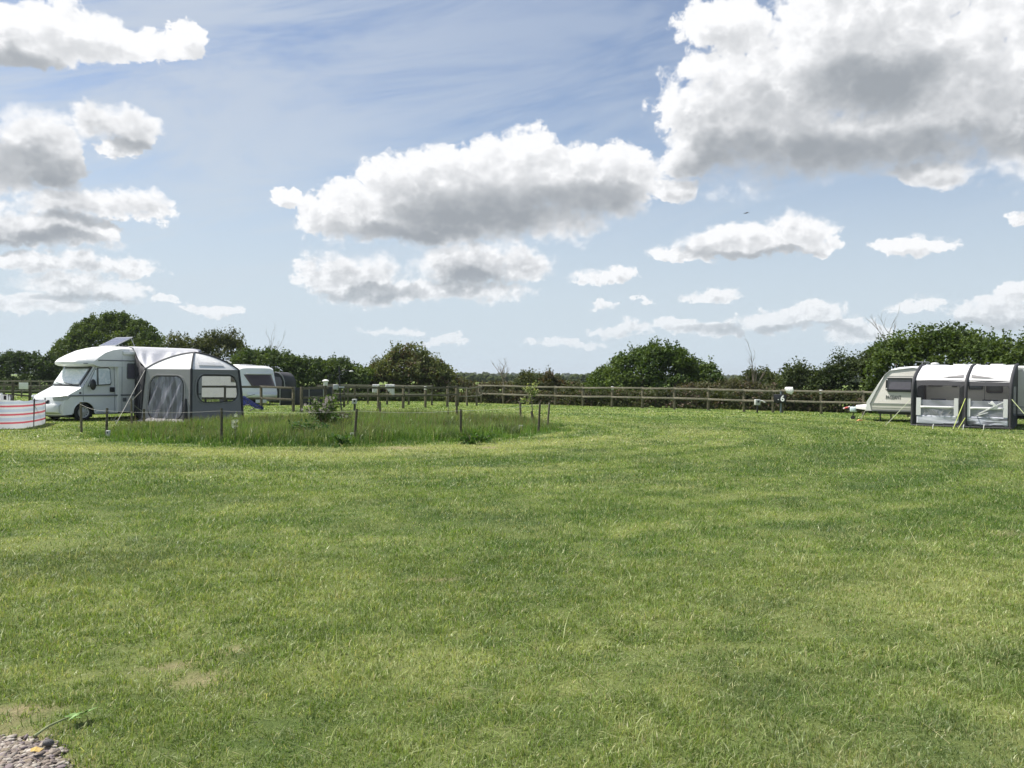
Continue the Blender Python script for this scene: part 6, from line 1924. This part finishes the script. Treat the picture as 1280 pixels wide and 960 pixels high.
# grey curved flashes on the roof near the middle beam
for xa_, xb_ in ((bx_[0] + .75, bx_[1] - .12), (bx_[1] + .95, bx_[1] + .12)):
    def rp(x, t_): return arch_pt(x, t_, .034 + .0) + Vector((0, -.006, 0))
    tt = t_eave + .035
    m = MB().loft([[rp(xa_ + (xb_ - xa_) * k / 8, tt + .012) for k in range(9)], [rp(xa_ + (xb_ - xa_) * k / 8, tt + .014 + .055 * (k / 8) ** 1.3) for k in range(9)]])
    m.build('roof_flash', TENT_GREY, ae_)
def fpt(x, z_, d=0.0):
    y = np.interp(z_, [0, .6, 1.2, zE - .12, zE + .03], [0, .02, .05, .12, .22]); return Vector((x, float(y) - d, z_))
zb_ = .13
for bay, (pl0, pl1, pr0) in enumerate(((1148.0, 1198.5, 0), (1209.6, 1260.5, 0))):
    xa_, xb_ = aw.t(pl0 - 1.5), aw.t(pl1 + .5)
    bl, br_ = (bx_[0], bx_[1]) if bay == 0 else (bx_[1], bx_[2])
    ztop = zE - .17; zbot = .14
    # frame of dark cloth round the opening
    inner = rounded_rect(xa_, xb_, zbot, ztop, .10, 4)
    cx_, cz_ = (xa_ + xb_) / 2, (zbot + ztop) / 2
    outer = []
    for (x, z_) in inner:
        dx, dz = x - cx_, z_ - cz_
        kx = ((br_ - cx_) / dx if dx > 0 else (bl - cx_) / dx) if abs(dx) > 1e-6 else 1e9; kz = ((zE + .02 - cz_) / dz if dz > 0 else (0.02 - cz_) / dz) if abs(dz) > 1e-6 else 1e9
        k_ = min(kx, kz); outer.append((cx_ + dx * k_, cz_ + dz * k_))
    for c_ in ((bl, .02), (br_, .02), (br_, zE + .02), (bl, zE + .02)):
        j = min(range(len(outer)), key=lambda i_: (outer[i_][0] - c_[0]) ** 2 + (outer[i_][1] - c_[1]) ** 2); outer[j] = c_
    MB().loft([[fpt(*p) for p in outer], [fpt(*p) for p in inner]], closed=True).build('front_frame', TENT_DARK, ae_, solid=.01)
    # glazing
    zm = .80
    rows = [[fpt(x, z_, .004) for x in np.linspace(xa_, xb_, 6)] for z_ in np.linspace(.95, ztop, 4)]
    MB().loft(rows).build('clear_window', CLEAR_FILM, ae_)
    hz0, hz1 = .40, .95
    rows = [[fpt(x, z_, .01 + .010 * math.sin(x * 9 + z_ * 13)) for x in np.linspace(xa_, xb_, 22)] for z_ in np.linspace(hz0, hz1, 10)]
    MB().loft(rows).build('hazy_window', HAZY_FILM, ae_, smooth=True)
    rows = [[fpt(x, z_, .012 + .018 * math.sin((x * 6 + z_ * 9) * (1.0 if bay else .5))) for x in np.linspace(xa_, xb_, 30)] for z_ in np.linspace(.10, hz0, 8)]
    MB().loft(rows).build('lower_panel', SKIRT_MATS[bay], ae_, smooth=True, solid=.005)
    # white bars: uprights, mid rail and thin hems
    for (u0, u1) in ((xa_ - .02, xa_ + .13), (xb_ - .15, xb_ - .02)):
        rows = [[fpt(u, z_, .035) for u in (u0, (u0 + u1) / 2, u1)] for z_ in (hz0, .7, 1.02)]
        MB().loft(rows).build('white_strip', TENT_WHITE, ae_, solid=.012)
    rows = [[fpt(x, z_, .03 + .01 * math.sin(x * 7)) for x in np.linspace(xa_ + .12, xb_ - .14, 10)] for z_ in (.655, .735)]
    MB().loft(rows).build('white_strip', TENT_WHITE, ae_, smooth=True, solid=.010)
    rngw = random.Random(4 + bay)
    if bay == 0:
        for k in range(7):     # pale tubes drawn as light caught on the film's creases
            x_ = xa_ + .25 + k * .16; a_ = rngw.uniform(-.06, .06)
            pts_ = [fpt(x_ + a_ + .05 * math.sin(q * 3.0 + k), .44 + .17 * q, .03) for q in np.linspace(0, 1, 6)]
            MB().tube(pts_, [.004, .007, .009, .008, .006, .003], 5).build('crease_glint', TENT_LIGHT, ae_, smooth=True)
    else:
        for (xs0, zs0, xs1, zs1, w_) in ((.38, .50, 1.12, .92, .05), (.30, .43, .66, .55, .03), (.92, .72, .74, .93, .09), (.78, .82, .66, .88, .03)):
            a_ = fpt(xa_ + xs0 * (xb_ - xa_) / 1.25, zs0, .035); b_ = fpt(xa_ + xs1 * (xb_ - xa_) / 1.25, zs1, .035)
            MB().bar(a_, b_, .008, w_, up=(0, 0, 1)).build('crease_glint', TENT_WHITE, ae_, bevel=.003)  # white bars stand in for light along the creases
# right side wall with window
xr_ = Wd - .03
side = [arch_pt(xr_, t_) for t_ in np.linspace(0, 1, 22)] + [Vector((xr_, rear_at(xr_) - .02, .02))]
m = MB().add(side, [tuple(range(len(side)))]); m.build('side_wall', TENT_DARK, ae_, solid=.008)
rr = rounded_rect(.45, 1.35, .45, 1.45, .12, 4)
MB().add([(xr_ + .014, p[0], p[1]) for p in rr], [tuple(range(len(rr)))]).build('side_window', SMOKE_GLASS, ae_)
side = [arch_pt(.03, t_) for t_ in np.linspace(0, 1, 22)] + [Vector((.03, rear_at(.03) - .02, .02))]
MB().add(side, [tuple(range(len(side)))]).build('side_wall', TENT_DARK, ae_, solid=.008)
MB().box((0, -.10, 0), (Wd, -.02, .07)).build('base_roll', TENT_DARK, ae_, bevel=.03)
# inside: groundsheet, chair and table shapes dimly seen
MB().box((.15, .15, .004), (Wd - .15, 1.8, .016)).build('groundsheet', TENT_DARK, ae_)
def in_awning(x, y): w = aw.P + aw.a * x + aw.b * y; return (w.x, w.y, .018)
def camp_chair(x, y, rot, label, mat=None):
    e = empty('folding_chair', in_awning(x, y), math.atan2(aw.a.y, aw.a.x) + rot, label, 'chair')
    mt = mat or plain('navy_fabric', (.02, .025, .05), .8)
    MB().box((-.25, -.22, .40), (.25, .24, .43)).build('seat', mt, e, bevel=.012)
    MB().loft([[(sx, .24 + .12 * (z_ - .4), z_) for sx in (-.25, 0, .25)] for z_ in (.45, .7, .95)]).build('backrest', mt, e, smooth=True, solid=.03)
    for sx in (-.24, .24):
        for sy in (-.2, .24): MB().tube([(sx, sy, 0), (sx, sy * .8, .42)], .012, 6).build('leg', BLACK_PL, e)
        MB().box((sx - .025, -.18, .60), (sx + .025, .26, .63)).build('armrest', BLACK_PL, e, bevel=.008)
camp_chair(.75, .95, .2, 'navy folding chair inside the left bay of the charcoal awning')
camp_chair(2.25, .9, -.3, 'navy folding chair inside the right bay of the charcoal awning')
e = empty('folding_table', in_awning(1.45, 1.2), math.atan2(aw.a.y, aw.a.x), 'dark folding table inside the charcoal awning between two chairs', 'table')
MB().box((-.35, -.25, .60), (.35, .25, .63)).build('table_top', TENT_DARK, e, bevel=.01)
for sx in (-.3, .3):
    for sy in (-.2, .2): MB().tube([(sx, sy, 0), (sx, sy, .6)], .014, 6).build('leg', BLACK_PL, e)
# guy ropes
YEL = plain('yellow_rope', (.46, .52, .13), .6); 
def awp(x, y, z_): w = aw.P + aw.a * x + aw.b * y; return (w.x, w.y, z_)
rope((awp(xm, -.10, 1.02), tuple(ground(1191, 537))), 'yellow green guy strap from the middle beam of the awning', YEL, .013)
rope((awp(xm, -.10, .35), tuple(ground(1197.5, 536.5))), 'short yellow strap at the foot of the middle awning beam', YEL, .013)
rope((awp(Wd - .02, -.09, 1.02), tuple(ground(1300, 540))), 'pale guy rope from the right corner of the awning', plain('pale_rope', (.55, .62, .30), .6), .010)
rope((awp(0.0, -.05, .95), tuple(ground(1107, 531.5))), 'pale guy rope pegged on the grass in front of the cream caravan', plain('pale_rope_b', (.66, .68, .52), .6), .010)
for i, px in enumerate((1166, 1204, 1229.5, 1264)):
    g0 = ground(px, 536 + (i > 0) * .8)
    o = MB().tube([(0, 0, -.02), (.02, .03, .10), (.05, .05, .16)], .012, 6).build('tent_peg', plain('pale_peg', (.7, .7, .66), .5))
    o.location = g0
    tag(o, ('pale tent peg under the middle of the left awning bay', 'pale tent peg at the foot of the middle awning beam', 'pale tent peg under the middle of the right awning bay', 'pale tent peg at the right front corner of the awning')[i], 'tent peg')

# ================================================================== bird in the sky
pb_ = at(933, 266, 62)
bd = MB()
def wing(s_):
    pts = [(0, 0, 0), (s_ * .10, 0, .05 if s_ > 0 else -.01), (s_ * .30, .02, .045 if s_ > 0 else -.10)]
    m_ = []
    for i, (x, y, z_) in enumerate(pts):
        ch = (.10, .10, .02)[i]; m_.append([(x, y - ch / 2, z_), (x, y, z_ + .012), (x, y + ch / 2, z_)])
    bd.loft(m_)
wing(1); wing(-1)
bd.loft([[(r_ * math.cos(a_) , y, r_ * math.sin(a_) - .01) for a_ in np.linspace(0, 2 * PI, 9)[:-1]] for y, r_ in ((-.20, .012), (-.15, .03), (-.05, .045), (.06, .038), (.15, .015), (.22, .03))], closed=True, cap=True)
o = bd.build('bird', plain('bird_dark', (.06, .06, .065), .8), smooth=True, angle=70); o.location = pb_; o.rotation_euler = (0, 0, .5)
tag(o, 'dark bird gliding with spread wings below the big cloud', 'bird')

# ------------------------------------------------------------------ air: thin haze over the whole countryside
mh = bpy.data.materials.new('air'); mh.use_nodes = True; hn = NT(mh.node_tree); mh.node_tree.nodes.clear()
vol = hn.node('ShaderNodeVolumePrincipled'); vol.inputs['Color'].default_value = C(.80, .87, .95); vol.inputs['Density'].default_value = HAZE; vol.inputs['Anisotropy'].default_value = .2
ho_ = hn.node('ShaderNodeOutputMaterial'); hn.l.new(vol.outputs[0], ho_.inputs['Volume'])
hz = MB().box((-6100, -70, -5), (6100, 6100, 42)).build('haze', mh); tag(hz, kind='stuff')
# drop the unused light-tree cost
scene.cycles.use_light_tree = False
